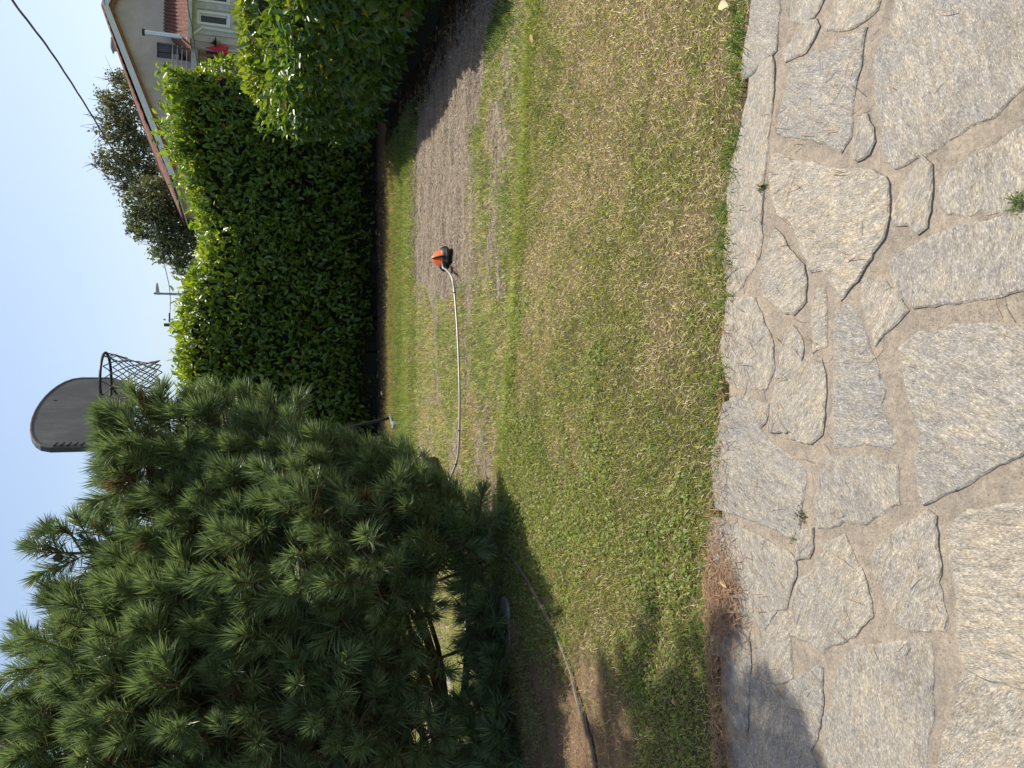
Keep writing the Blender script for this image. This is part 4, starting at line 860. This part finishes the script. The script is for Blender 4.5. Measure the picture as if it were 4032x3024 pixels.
for k in range(46):                                    # dead side twigs on the long low branch
    t = rng.uniform(.15, 1); i = min(int(t * 6), 5); p0 = low[i] + (low[i + 1] - low[i]) * rng.random(); e_ = unit(rng.normal(0, 1, 3) * np.array([1, .7, .7]) + np.array([.3, -.2, -.1])) * rng.uniform(.1, .28)
    m.tube([tuple(p0 - PB), tuple(p0 + e_ * .55 + rng.normal(0, .02, 3) - PB), tuple(p0 + e_ - PB)], [.006, .004, .002], 4)
m.build('low_branch', MT['bark'], pine, True)
for k in range(9):
    c_ = SP[order[rng.integers(80, 500)]] if k else pD(118, 1205, 4.72)
    m = MB(); c_ = c_ - PB; m.loft([[(c_[0] + r * math.cos(a), c_[1] + r * math.sin(a), c_[2] - .05 + z) for a in np.linspace(0, 6.283, 9)[:-1]] for z, r in ((0, .006), (.012, .024), (.03, .026), (.05, .018), (.062, .004))]); m.build('pine_cone', MT['cone'], pine, True)

# ------------------------------------------------------------------ basketball hoop
WL, WR = np.array([-.48, 6.42]), np.array([.05, 7.42]); wd = (WR - WL) / np.linalg.norm(WR - WL); fn = np.array([wd[1], -wd[0]]); BC = (WL + WR) / 2
def bf(a, k, z): p = BC + wd * a + fn * k; return np.array([p[0], p[1], z])
hoop = empty('basketball_hoop', tuple(bf(0, -.75, 0))); tag(hoop, 'dark grey portable basketball hoop with frayed net above the pine', 'basketball hoop')
z_top = atY(100 + 110 / 3.687, 1380 + 1000 / 3.687, BC[1] - .05)[2]; hw = np.linalg.norm(WR - WL) / 2
outl = [(-hw, 3.1), (-hw, 2.86), (-hw + .12, 2.70), (-.22, 2.63), (.22, 2.63), (hw - .12, 2.70), (hw, 2.86), (hw, 3.1)]
for t in np.linspace(0, 1, 15)[1:-1]: ang = math.pi * t; outl.append((hw * math.cos(ang) * (1 - .10 * math.sin(ang)), 3.1 + (z_top - 3.1) * math.sin(ang) ** .8))
def hchild(m, name, mt_, par=None, smooth=False): o = m.build(name, mt_, None, smooth); o.parent = par or hoop; o.matrix_parent_inverse = Matrix() if par else Matrix.Translation(-hoop.location); return o
m = MB(); n_ = len(outl)
m.loft([[bf(a * f, k, 3.05 + (z - 3.05) * f) for a, z in outl] for k, f in ((-.035, .985), (-.030, 1.0), (.010, 1.0), (.014, .985), (.014, .955), (.010, .950), (.010, .5))]); bd = hchild(m, 'backboard', MT['board'])
m = MB(); m.loft([[bf(a * f, k, 3.05 + (z - 3.05) * f) for a, z in outl] for k, f in ((.0102, .9485), (.0115, .948), (.0115, .943), (.0102, .942))], False); hchild(m, 'border_groove', MT['blackplastic'], bd)
for a, z in ((-.12, 3.30), (.16, 3.22)):
    m = MB(); m.tube([bf(a, .006, z), bf(a, .013, z)], .011, 10); hchild(m, 'bolt_hole', MT['blackmetal'], bd)
m = MB(); lx = np.linspace(-.42, .0, 10)           # raised relief at the upper rim
for i in range(5): m.tube([bf(-hw + .06 + .0 * i, .019, 2.88 + .045 * i), bf(-hw + .015, .019, 2.90 + .045 * i)], .006, 5)
hchild(m, 'edge_ribs', MT['board'], bd)
ZR = 2.80; RC = bf(0, .275, ZR); th = np.linspace(0, 2 * math.pi, 41)
m = MB(); m.tube([RC + np.array([.22 * math.cos(a), .22 * math.sin(a), 0]) for a in th], .011, 8, False); rim = hchild(m, 'rim', MT['blackmetal'], None, True)
m = MB()
for sg in (-1, 1):
    e_ = RC + np.array([fn[0], fn[1], 0]) * -.14 + np.array([wd[0], wd[1], 0]) * sg * .17
    m.tube([bf(sg * .07, .02, ZR - .10), e_], .009, 6); m.tube([bf(sg * .07, .02, ZR), e_], .009, 6)
m.hexa([bf(-.09, .018, ZR - .13), bf(.09, .018, ZR - .13), bf(.09, .03, ZR - .13), bf(-.09, .03, ZR - .13), bf(-.09, .018, ZR + .04), bf(.09, .018, ZR + .04), bf(.09, .03, ZR + .04), bf(-.09, .03, ZR + .04)]); hchild(m, 'bracket', MT['blackmetal'], rim)
m = MB(); nn = 12; lv = [(0, .218), (.075, .205), (.14, .172), (.20, .145), (.25, .128), (.30, .120), (.345, .122), (.385, .128)]
swx, swy = .035, -.02
def npt(i, j): a = 2 * math.pi * (i + .5 * (j % 2)) / nn; z, r = lv[j]; return RC + np.array([r * math.cos(a) + swx * (z / .38) ** 1.5, r * math.sin(a) + swy * (z / .38) ** 1.5, -z - .008 + .008 * math.sin(i * 2.3 + j)])
for j in range(len(lv) - 1):
    for i in range(nn):
        a_ = npt(i, j)
        for b_ in ((npt(i, j + 1), npt(i - 1, j + 1)) if j % 2 == 0 else (npt(i, j + 1), npt(i + 1, j + 1))): m.tube([a_, (a_ + b_) / 2 + rng.normal(0, .003, 3), b_], .0045, 5, False)
hchild(m, 'net', MT['net'], rim)
m = MB(); pb = bf(0, -.75, 0); m.tube([pb + np.array([0, 0, .1]), pb + np.array([0, 0, 2.45])], .038, 12); hchild(m, 'pole', MT['blackmetal'], None, True)
m = MB()
for sg in (-.1, .1):
    m.tube([bf(sg, -.75, 2.40), bf(sg, -.03, 3.12)], .015, 6); m.tube([bf(sg, -.75, 2.05), bf(sg, -.03, 2.80)], .015, 6)
m.tube([bf(-.11, -.75, 2.4), bf(.11, -.75, 2.4)], .012, 6); m.tube([bf(-.11, -.75, 2.05), bf(.11, -.75, 2.05)], .012, 6); hchild(m, 'board_arm', MT['blackmetal'])
m = MB(); m.loft([[bf(a * f, -1.0 + k * f, z) for a, k in ((-.22, -.32), (.22, -.32), (.26, -.22), (.22, .32), (-.22, .32), (-.26, -.22))] for z, f in ((-.02, .96), (.02, 1.0), (.12, .97), (.16, .80))]); hchild(m, 'water_base', MT['blackplastic'])
# leaning black tube by the hedge, with its grey foot
f0 = gnd(1553, 1640, -.02); tp = atY(1330, 1692, 10.35)
lpole = thing_at('leaning_pole', f0, 'thin black tube leaning out of a grey plastic foot before the dark hedge', 'pole')
m = MB(); m.tube([f0 + np.array([0, 0, -.02]), tp, tp + (tp - f0) * .25], .020, 10); child(m, 'tube', MT['blackmetal'], lpole, True)
g0 = gnd(1562, 1675, 0); m = MB(); m.loft([[(g0[0] + .055 * f * math.cos(a), g0[1] + .10 + .10 * f * math.sin(a), z) for a in np.linspace(0, 6.283, 15)[:-1]] for z, f in ((-.03, 1), (.02, 1), (.045, .85), (.05, .5))]); child(m, 'foot', MT['tank'], lpole, True)
m = MB(); m.tube([(f0[0], f0[1], .03), (g0[0], g0[1] + .1, .04)], .018, 8); child(m, 'brace', MT['tank'], lpole)

# ------------------------------------------------------------------ string trimmer lying in the grass
T0 = gnd(1765, 1015, 0.0); tr = thing_at('string_trimmer', T0, 'string trimmer with orange and black head lying on the bare ground', 'trimmer')
def hring(z, wl_, wr_, dn_, dfar, e=2.6, n=28):
    out = []
    for k in range(n):
        a = 2 * math.pi * k / n; c_, s_ = math.cos(a), math.sin(a); w = wr_ if c_ > 0 else wl_; d_ = dfar if s_ > 0 else dn_
        out.append((T0[0] + w * math.copysign(abs(c_) ** (2 / e), c_), T0[1] + .05 + d_ * math.copysign(abs(s_) ** (2 / e), s_), z))
    return out
m = MB(); m.loft([hring(-.01, .095, .09, .095, .07), hring(.006, .118, .108, .112, .085), hring(.026, .124, .114, .116, .09), hring(.034, .118, .110, .108, .085), hring(.05, .108, .104, .098, .08), hring(.066, .09, .088, .08, .07), hring(.078, .07, .07, .066, .06)], True); child(m, 'motor_housing', MT['blackplastic'], tr, True)
m = MB(); m.loft([hring(.060, .088, .088, .088, .072, 2.2), hring(.078, .078, .078, .074, .064, 2.2), hring(.108, .052, .050, .050, .045, 2.0), hring(.132, .028, .026, .028, .026, 2.0), hring(.145, .010, .010, .012, .012, 2.0)]); child(m, 'hood', MT['orange'], tr, True)
m = MB(); m.tube([(T0[0] - .005, T0[1] + .03, .146), (T0[0] - .002, T0[1] - .005, .118), (T0[0] + .004, T0[1] - .045, .072), (T0[0] + .006, T0[1] - .058, .045)], [.007, .009, .009, .008], 8); child(m, 'edge_wheel_bracket', MT['blackplastic'], tr, True)
for k in range(9):
    a = -2.5 + k * .24; m = MB(); x_, y_ = T0[0] + .107 * math.cos(a), T0[1] + .05 + .104 * math.sin(a); m.tube([(x_, y_, .028), (x_ * .94 + T0[0] * .06, y_ * .94 + (T0[1] + .05) * .06, .052)], .005, 5); child(m, 'rib', MT['blackmetal'], tr)
m = MB(); m.tube([(T0[0] - .055, T0[1] - .02, .045), (T0[0] - .105, T0[1] - .075, .052), (T0[0] - .125, T0[1] - .095, .052)], [.030, .026, .018], 12); child(m, 'collar', MT['blackplastic'], tr, True)
sp = [(T0[0] - .11, T0[1] - .08, .052)] + [tuple(gnd(a_ * K, b_ * K, z)) for a_, b_, z in ((975, 596, .045), (981, 625, .03), (986, 680, .02), (990, 750, .015), (993, 850, .015), (992, 930, .02), (989, 985, .03), (978, 1020, .06), (955, 1070, .12))]
m = MB(); m.tube(spline(sp, 6), .0098, 10); child(m, 'shaft', MT['alu'], tr, True)
ps = spline(sp, 6)
for i in (13, 36, 45):
    m = MB(); d_ = (ps[i + 1] - ps[i]).normalized(); m.tube([ps[i] - d_ * .006, ps[i] + d_ * .006], .0112, 10); child(m, 'clip_ring', MT['blackplastic'], tr)
m = MB(); e0 = Vector(sp[-1]); e1 = e0 + Vector((-.42, .28, .10)); m.tube([e0 + Vector((.05, -.03, -.01)), e0, (e0 + e1) / 2, e1], [.016, .024, .022, .030], 10); child(m, 'grip', MT['blackplastic'], tr, True)
m = MB(); dl = [e0 + Vector((.10, -.06, -.03)) + Vector((.02 * math.sin(a), .07 * math.sin(a), .075 - .075 * math.cos(a))) for a in np.linspace(0, 2 * math.pi, 15)]; m.tube(dl, .012, 8); child(m, 'loop_handle', MT['blackplastic'], tr, True)

# hose, path slabs
hp = [(-1.02, 5.75, .03), (-1.09, 5.45, .03)] + [tuple(gD(a_, b_, .022)) for a_, b_ in ((1070, 1170), (1085, 1186), (1120, 1230), (1165, 1305), (1195, 1370), (1225, 1450), (1245, 1510), (1262, 1580), (1272, 1640))] + [(-2.25, 3.42, .02), (-2.8, 3.3, .02)]
hp = [(x_, y_, float(ground_z(x_, y_)) + .016 + .006 * math.sin(i * 1.7)) for i, (x_, y_, _) in enumerate(hp)]
m = MB(); m.tube(spline(hp, 8), .0125, 8); tag(m.build('garden_hose', MT['hose'], None, True), 'muddy brown hose lying across the lawn to under the pine', 'hose')
for q, lab in (((-1.70, 5.10, .25, .12), 'grey flat stepping slab in the grass below the lowest pine branch'), ((-2.15, 6.22, .22, .16), 'pale stepping slab in sunlit grass seen through the gap under the pine'), ((-2.9, 7.0, .25, .17), 'pale stepping slab farthest along the path behind the pine trunk')):
    x_, y_, a_, b_ = q; z0 = float(ground_z(x_, y_)); m = MB()
    rg = [(math.cos(t) * (1 + .10 * math.sin(3 * t + x_)), math.sin(t) * (1 + .08 * math.cos(4 * t))) for t in np.linspace(0, 6.283, 19)[:-1]]
    m.loft([[(x_ + a_ * c_ * f, y_ + b_ * s_ * f, z0 + z) for c_, s_ in rg] for z, f in ((-.03, 1.0), (.006, 1.0), (.012, .97))]); tag(m.build('stepping_slab', MT['slab']), lab, 'slab', 'stepping slabs')

# ------------------------------------------------------------------ grass and other small growth
def blades(P, Ln, W, col, lean, seed, two=True, tipcol=1.15):
    rs = np.random.default_rng(seed); n = len(P); ph = rs.random(n) * 6.283; az = np.stack([np.cos(ph), np.sin(ph), np.zeros(n)], 1)
    ph2 = rs.random(n) * 6.283; sd = np.stack([np.cos(ph2), np.sin(ph2), np.zeros(n)], 1) * (W / 2)[:, None]; up = np.array([0, 0, 1.])
    ct, st = np.cos(lean)[:, None], np.sin(lean)[:, None]; l2 = lean + rs.uniform(.1, .8, n); ct2, st2 = np.cos(l2)[:, None], np.sin(l2)[:, None]
    mid = P + (up * ct + az * st) * (Ln * .5)[:, None]; tip = mid + (up * ct2 + az * st2) * (Ln * .5)[:, None]
    if two:
        V = np.stack([P - sd, P + sd, mid + sd * .85, mid - sd * .85, tip], 1); T = np.array([(0, 1, 2), (0, 2, 3), (3, 2, 4)]); k = 5
    else:
        V = np.stack([P - sd, P + sd, tip], 1); T = np.array([(0, 1, 2)]); k = 3
    return V.reshape(-1, 3), ((np.arange(n) * k)[:, None, None] + T).reshape(-1, 3), np.repeat(col, k, 0)
def scatter(x0, x1, y0, y1, dens, seed):
    rs = np.random.default_rng(seed); n = int((x1 - x0) * (y1 - y0) * dens); return rs.uniform(x0, x1, n), rs.uniform(y0, y1, n), rs
def inframe(x, y, mg=.35):
    fx, fy = project(np.stack([x, y, np.zeros_like(x)], 1)); m = mg * FPX / np.maximum(y, 1); return (fy > -m - 150) & (fy < 3024 + m + 150) & (fx < 4032 + 300)
GV, GF, GC = [], [], []
def put(V, F_, C_):
    b0 = sum(len(v) for v in GV); GV.append(V); GF.append(F_ + b0); GC.append(C_)
g_a, g_b = np.array([.145, .19, .034]), np.array([.47, .48, .13]); s_a, s_b = np.array([.46, .38, .20]), np.array([.88, .77, .52]); b_c = np.array([.22, .145, .085])
def grass_cols(x, y, rs, dry_shift=0.0):
    n = len(x); d = sstep(.36, .64, dryness(x, y) + dry_shift); isdry = rs.random(n) < (.30 + .50 * d); t = rs.random((n, 1)); cl_ = g_a * (1 - t) + g_b * t
    cl_ = cl_ * (.8 + .45 * fbm(x, y, 3.5, 71)[:, None]); t2 = rs.random((n, 1)); dr = s_a * (1 - t2) + s_b * t2; bb = rs.random(n) < .16; dr[bb] = b_c * rs.uniform(.7, 1.3, (bb.sum(), 1)); return np.where(isdry[:, None], dr, cl_), isdry
# mown near lawn
x, y, rs = scatter(-3.2, 3.6, 2.1, 5.4, 14000, 801); k = (y > y_edge(x) - .015 + (fbm(x, y, 9, 72) - .5) * .06) & (y < y_lip(x) + .25) & inframe(x, y) & (rs.random(len(x)) > bareness(x, y) * .93) & (rs.random(len(x)) < .45 + fbm(x, y, 6, 73))
x, y = x[k], y[k]; n = len(x); cl_, dry = grass_cols(x, y, rs); Ln = rs.uniform(.020, .046, n) * (1 - .1 * dry); lean = np.clip(rs.normal(.75, .35, n) + .35 * dry, .05, 1.5)
put(*blades(np.stack([x, y, ground_z(x, y) - .002], 1), Ln, rs.uniform(.0022, .0042, n), cl_, lean, 802))
# coarser fresh tufts
tx, ty, rs = scatter(-2.4, 3.0, 2.4, 5.0, 16, 803); tk = (ty > y_edge(tx) + .02) & (ty < y_lip(tx)) & (fbm(tx, ty, 1.5, 74) > .50 - .06 * (tx < .3)) & inframe(tx, ty)
edge_x = rs.uniform(-1.0, 2.6, 70); tx = np.r_[tx[tk], edge_x]; ty = np.r_[ty[tk], y_edge(edge_x) + rs.uniform(.0, .07, 70)]
q = np.repeat(np.arange(len(tx)), 22); x = tx[q] + rs.normal(0, .022, len(q)); y = ty[q] + rs.normal(0, .022, len(q)); n = len(x); t = rs.random((n, 1)); cl_ = np.array([.075, .15, .03]) * (1 - t) + np.array([.19, .28, .06]) * t
put(*blades(np.stack([x, y, ground_z(x, np.maximum(y, y_edge(x) + .02))], 1), rs.uniform(.03, .065, n), rs.uniform(.003, .005, n), cl_, np.clip(rs.normal(.7, .35, n), .05, 1.4), 804))
# taller bright fringe where the mown lawn ends
x, y, rs = scatter(-2.5, 4.2, 4.0, 5.7, 5200, 805); k = (np.abs(y - y_lip(x) - (fbm(x, y, 3, 75) - .5) * .2) < .13) & inframe(x, y) & (fbm(x, y, 5, 76) > .43); x, y = x[k], y[k]; n = len(x); t = rs.random((n, 1))
put(*blades(np.stack([x, y, ground_z(x, y)], 1), rs.uniform(.025, .065, n), rs.uniform(.003, .0045, n), np.array([.13, .20, .035]) * (1 - t) + np.array([.34, .40, .09]) * t, np.clip(rs.normal(.55, .3, n), .05, 1.3), 806))
# strip beyond, streaky
x, y, rs = scatter(-5, 5, 4.6, 9.4, 5200, 807); k = (y > y_lip(x)) & inframe(x, y) & (rs.random(len(x)) > bareness(x, y) * .985); x, y = x[k], y[k]; n = len(x); cl_, dry = grass_cols(x, y, rs, -.035); cl_ = np.where(dry[:, None], cl_, cl_ * np.array([1.0, 1.2, 1.5]))
put(*blades(np.stack([x, y, ground_z(x, y)], 1), rs.uniform(.028, .062, n), rs.uniform(.004, .0072, n), cl_, np.clip(rs.normal(.7, .35, n), .05, 1.4), 808, False))
# greener tufts inside the streaks and along the edge of the bare ground
x, y, rs = scatter(-4, 4.2, 5.0, 9.2, 13, 809); k = (bareness(x, y) < .5) & (fbm(x, y, 2.2, 77) > .47) & inframe(x, y); q = np.repeat(np.where(k)[0], 55); x = x[q] + rs.normal(0, .05, len(q)); y = y[q] + rs.normal(0, .05, len(q)); n = len(x); t = rs.random((n, 1))
put(*blades(np.stack([x, y, ground_z(x, y)], 1), rs.uniform(.04, .085, n), rs.uniform(.004, .006, n), np.array([.12, .21, .06]) * (1 - t) + np.array([.29, .39, .13]) * t, np.clip(rs.normal(.6, .35, n), .05, 1.3), 810, False))
# dead stubble on the bare ground
x, y, rs = scatter(-2, 5, 4.8, 9.3, 1500, 811); k = (bareness(x, y) > .5) & (y > y_lip(x)) & inframe(x, y) & (x < 3.3); x, y = x[k], y[k]; n = len(x); t = rs.random((n, 1))
put(*blades(np.stack([x, y, ground_z(x, y) - .003], 1), rs.uniform(.012, .032, n), rs.uniform(.003, .006, n), np.array([.13, .10, .072]) * (1 - t) + np.array([.36, .30, .22]) * t, np.clip(rs.normal(1.0, .35, n), .1, 1.5), 812, False))
x, y, rs = scatter(-3, 5, 4.8, 9.3, 2600, 851); k = (bareness(x, y) > .35) & (y > y_lip(x)) & inframe(x, y) & (x < 3.3) & (rs.random(len(x)) < .25 + fbm(x * .7, y * 3, 4, 83)); x, y = x[k], y[k]; n = len(x); t = rs.random((n, 1)) ** 1.3
STRAW = (x, y, rs)
# far band under the hedge: green, then dry at the shade line
x, y, rs = scatter(-6, 3.3, 8.7, 11.4, 2800, 813); k = inframe(x, y, .6); x, y = x[k], y[k]; n = len(x); t = rs.random((n, 1)); dr = (rs.random(n) < .12 + .7 * sstep(9.9, 10.5, y + (fbm(x, y, 3, 78) - .5) * .5))[:, None]
cl_ = np.where(dr, np.array([.26, .20, .08]) * (1 - t) + np.array([.42, .34, .16]) * t, np.array([.14, .22, .045]) * (1 - t) + np.array([.31, .39, .09]) * t); k2 = rs.random(n) > .93 * sstep(10.5, 11.2, y + (fbm(x, y, 3, 2) - .5) * .7)
x, y, cl_ = x[k2], y[k2], cl_[k2]; n = len(x); put(*blades(np.stack([x, y, ground_z(x, y)], 1), rs.uniform(.04, .085, n), rs.uniform(.006, .009, n), cl_, np.clip(rs.normal(.6, .35, n), .05, 1.3), 814, False))
# grass strip between the bare ground and the right hedge
x, y, rs = scatter(2.3, 3.35, 5.0, 9.6, 5200, 815); k = (~in_poly(x, y, BARE)) & inframe(x, y, .6) & (x < 3.05 + (fbm(x, y, 4, 79) - .5) * .4) & (x > 2.45) & (y > y_lip(x)); x, y = x[k], y[k]; n = len(x); t = rs.random((n, 1))
put(*blades(np.stack([x, y, ground_z(x, y)], 1), rs.uniform(.04, .09, n), rs.uniform(.004, .007, n), np.array([.050, .105, .025]) * (1 - t) + np.array([.11, .17, .045]) * t, np.clip(rs.normal(.6, .35, n), .05, 1.3), 816, False))
go = link('grass', np_mesh('grass', np.concatenate(GV), np.concatenate(GF), np.concatenate(GC)), MT['grass'], None, 'stuff')
tag(go, 'short sun-dried grass of the lawn, part green and part straw', 'grass')
# clover and other round-leaved weeds
x, y, rs = scatter(-2.4, .6, 2.6, 5.4, 3600, 820); k = (fbm(x, y, 1.6, 81) - .28 * np.abs(x + .75) - .06 * np.abs(y - 4.0) > .28) & (y > y_edge(x) + .1); x, y = x[k], y[k]; n = len(x)
P = np.stack([x, y, ground_z(x, y) + rs.uniform(.005, .03, n)], 1); Nn = unit(rs.normal(0, .45, (n, 3)) + np.array([0, 0, 1])); t = rs.random((n, 1)); r_ = rs.uniform(.004, .0085, n)
a_ = unit(np.cross(Nn, rs.normal(0, 1, (n, 3)))); b_ = np.cross(Nn, a_); V = np.stack([P + (a_ * math.cos(q) + b_ * math.sin(q)) * r_[:, None] * (1 if i else .35) for i, q in enumerate(np.linspace(0, 6.283, 8)[:-1])], 1)
T = np.array([(0, i, i + 1) for i in range(1, 6)]); cl_ = np.repeat(np.array([.13, .20, .04]) * (1 - t) + np.array([.30, .37, .09]) * t, 7, 0)
tag(link('clover', np_mesh('clover', V.reshape(-1, 3), ((np.arange(n) * 7)[:, None, None] + T).reshape(-1, 3), cl_), MT['grass'], None, 'stuff'), 'round-leaved clover spread through the lawn beside the pine', 'clover')

# fallen needles and litter
def strips(x, y, z, rs, l0, l1, w, cols_):
    n = len(x); ph = rs.random(n) * 6.283; d_ = np.stack([np.cos(ph), np.sin(ph), rs.normal(0, .18, n)], 1); s_ = np.stack([-np.sin(ph), np.cos(ph), np.zeros(n)], 1) * w; Ln = rs.uniform(l0, l1, n)[:, None]; P = np.stack([x, y, z], 1); bow = s_ * rs.normal(0, 3.5, (n, 1))
    V = np.stack([P - d_ * Ln / 2 - s_, P - d_ * Ln / 2 + s_, P + bow + s_ + np.array([0, 0, .003]), P + bow - s_ + np.array([0, 0, .003]), P + d_ * Ln / 2], 1); T = np.array([(0, 1, 2), (0, 2, 3), (3, 2, 4)]); t = rs.random((n, 1))
    return V.reshape(-1, 3), ((np.arange(n) * 5)[:, None, None] + T).reshape(-1, 3), np.repeat(np.array(cols_[0]) * (1 - t) + np.array(cols_[1]) * t, 5, 0)
rs = np.random.default_rng(830); ex = rs.uniform(-2.2, .5, 2600); w_ = np.exp(-((ex + 1.3) / .75) ** 2); kk = rs.random(2600) < .06 + .94 * w_; ex = ex[kk]; ey = y_edge(ex) + rs.normal(-.01, .035, len(ex)) - .05 * rs.random(len(ex)) * (ex < -.8)
c1 = gnd(2700 + 260 / 1.62, 2000 + 560 / 1.62)[:2]; hx = rs.normal(c1[0], .085, 800); hy = rs.normal(c1[1], .06, 800)
sx_ = rs.uniform(-1.6, .9, 260); sy_ = y_edge(sx_) - np.abs(rs.normal(0, .35, 260)); ux = rs.uniform(-3.2, -.9, 15000); uy = rs.uniform(2.6, 5.6, 15000); uk = rs.random(15000) < .25 + .75 * sstep(-1.2, -1.9, ux); ux, uy = ux[uk], uy[uk]
X_ = np.r_[ex, hx, sx_, ux]; Y_ = np.r_[ey, hy, sy_, uy]; zl = np.where(Y_ < y_edge(X_), .019, np.maximum(ground_z(X_, np.maximum(Y_, y_edge(X_) + .02)), 0) + .008) + rs.random(len(X_)) * .012; zl[len(ex) + len(hx):len(ex) + len(hx) + 260] = .0205
tag(link('needle_litter', np_mesh('needle_litter', *strips(X_, Y_, zl, rs, .035, .085, .0011, [(.13, .078, .048), (.33, .21, .125)])), MT['litter'], None, 'stuff'), 'reddish brown fallen pine needles along the terrace edge', 'needles')
rs = np.random.default_rng(840); lx = np.r_[rs.uniform(-5, 3.2, 900), rs.uniform(3.0, 4.2, 700)]; ly = np.r_[rs.uniform(10.6, 12.3, 900), rs.uniform(5.5, 10.6, 700)]; n = len(lx); P = np.stack([lx, ly, ground_z(lx, ly) + .008], 1); cl_ = np.array([.13, .06, .03]) * (1 - rs.random((n, 1))) + np.array([.28, .17, .08]) * rs.random((n, 1))
V, F_ = leaf_geo(P, unit(rs.normal(0, 1, (n, 3)) * np.array([1, 1, .15])), unit(rs.normal(0, .4, (n, 3)) + np.array([0, 0, 1])), rs.uniform(.05, .10, n), rs.uniform(.02, .04, n))
tag(link('leaf_litter', np_mesh('leaf_litter', V, F_, np.repeat(cl_, 8, 0)), MT['litter'], None, 'stuff'), 'brown dead leaves on the shaded soil under the hedges', 'leaves')
x, y, rs = STRAW
tag(link('dry_thatch', np_mesh('dry_thatch', *strips(x, y, ground_z(x, y) + rs.random(len(x)) * .010, rs, .03, .09, .0022, [(.11, .085, .062), (.42, .35, .265)])), MT['litter'], None, 'stuff'), 'greyish dead straw lying on the bare strip by the trimmer', 'straw')
def one_leaf(loc, L_, W_, rot, m_, label, curl=.3):
    V, F_ = leaf_geo(np.zeros((1, 3)), np.array([[math.cos(rot), math.sin(rot), .12]]), np.array([[.15, -.1, 1.]]), np.array([L_]), np.array([W_]), curl, -.1)
    o = link('fallen_leaf', np_mesh('fallen_leaf', V, F_), m_); o.location = tuple(map(float, loc)); tag(o, label, 'leaf'); return o
one_leaf(gnd(2868, 22, .03), .05, .036, 1.2, MT['paleleaf'], 'pale yellow dry leaf on the grass at the terrace edge')
one_leaf(gnd(2835, 2272, .022), .07, .022, -1.9, MT['dryleaf'], 'reddish brown dry leaf on the slab beside the needle heap')
one_leaf(gnd(2660, 2778, .03), .03, .02, .4, MT['dryleaf'], 'small tan leaf on the shaded weedy grass')
one_leaf(gnd(2100, 165, .03), .06, .03, .4, MT['dryleaf'], 'tan leaf caught in the bright grass fringe')
one_leaf(gnd(1508, 1555, .04), .09, .05, .9, MT['paleleaf'], 'pale leaf at the shade line near the leaning tube')
# weeds in the joints
def weed(px, py, n_, r_, h, label, seed, cols_=((.05, .11, .025), (.13, .19, .05))):
    rs = np.random.default_rng(seed); c_ = gnd(px, py, .004); n = n_; P = np.stack([c_[0] + rs.normal(0, r_, n), c_[1] + rs.normal(0, r_, n), np.full(n, .004)], 1); t = rs.random((n, 1))
    V, F_, C_ = blades(P, rs.uniform(.5, 1.2, n) * h, rs.uniform(.0028, .005, n), np.array(cols_[0]) * (1 - t) + np.array(cols_[1]) * t, np.clip(rs.normal(.7, .4, n), .05, 1.45), seed)
    o = link('weed_tuft', np_mesh('weed_tuft', V - c_, F_, C_), MT['grass']); o.location = tuple(map(float, c_)); tag(o, label, 'weed')
weed(4018, 795, 120, .011, .022, 'grey-green weed tuft growing in a joint beside the large slabs', 901, ((.13, .18, .08), (.30, .36, .18)))
weed(3003, 735, 40, .010, .022, 'small grass tuft between the edging slab and the heart-shaped slab', 902)
weed(3155, 2035, 60, .012, .014, 'mossy green weeds in the dark joint by a small slab', 903, ((.06, .08, .02), (.12, .14, .03)))
weed(3130, 2120, 25, .008, .013, 'tiny light green sprigs at the end of the mossy joint', 904)
weed(2520, 2700, 110, .03, .05, 'fresh yellow-green weed beside the hose on bare soil', 905, ((.10, .17, .03), (.22, .28, .06)))
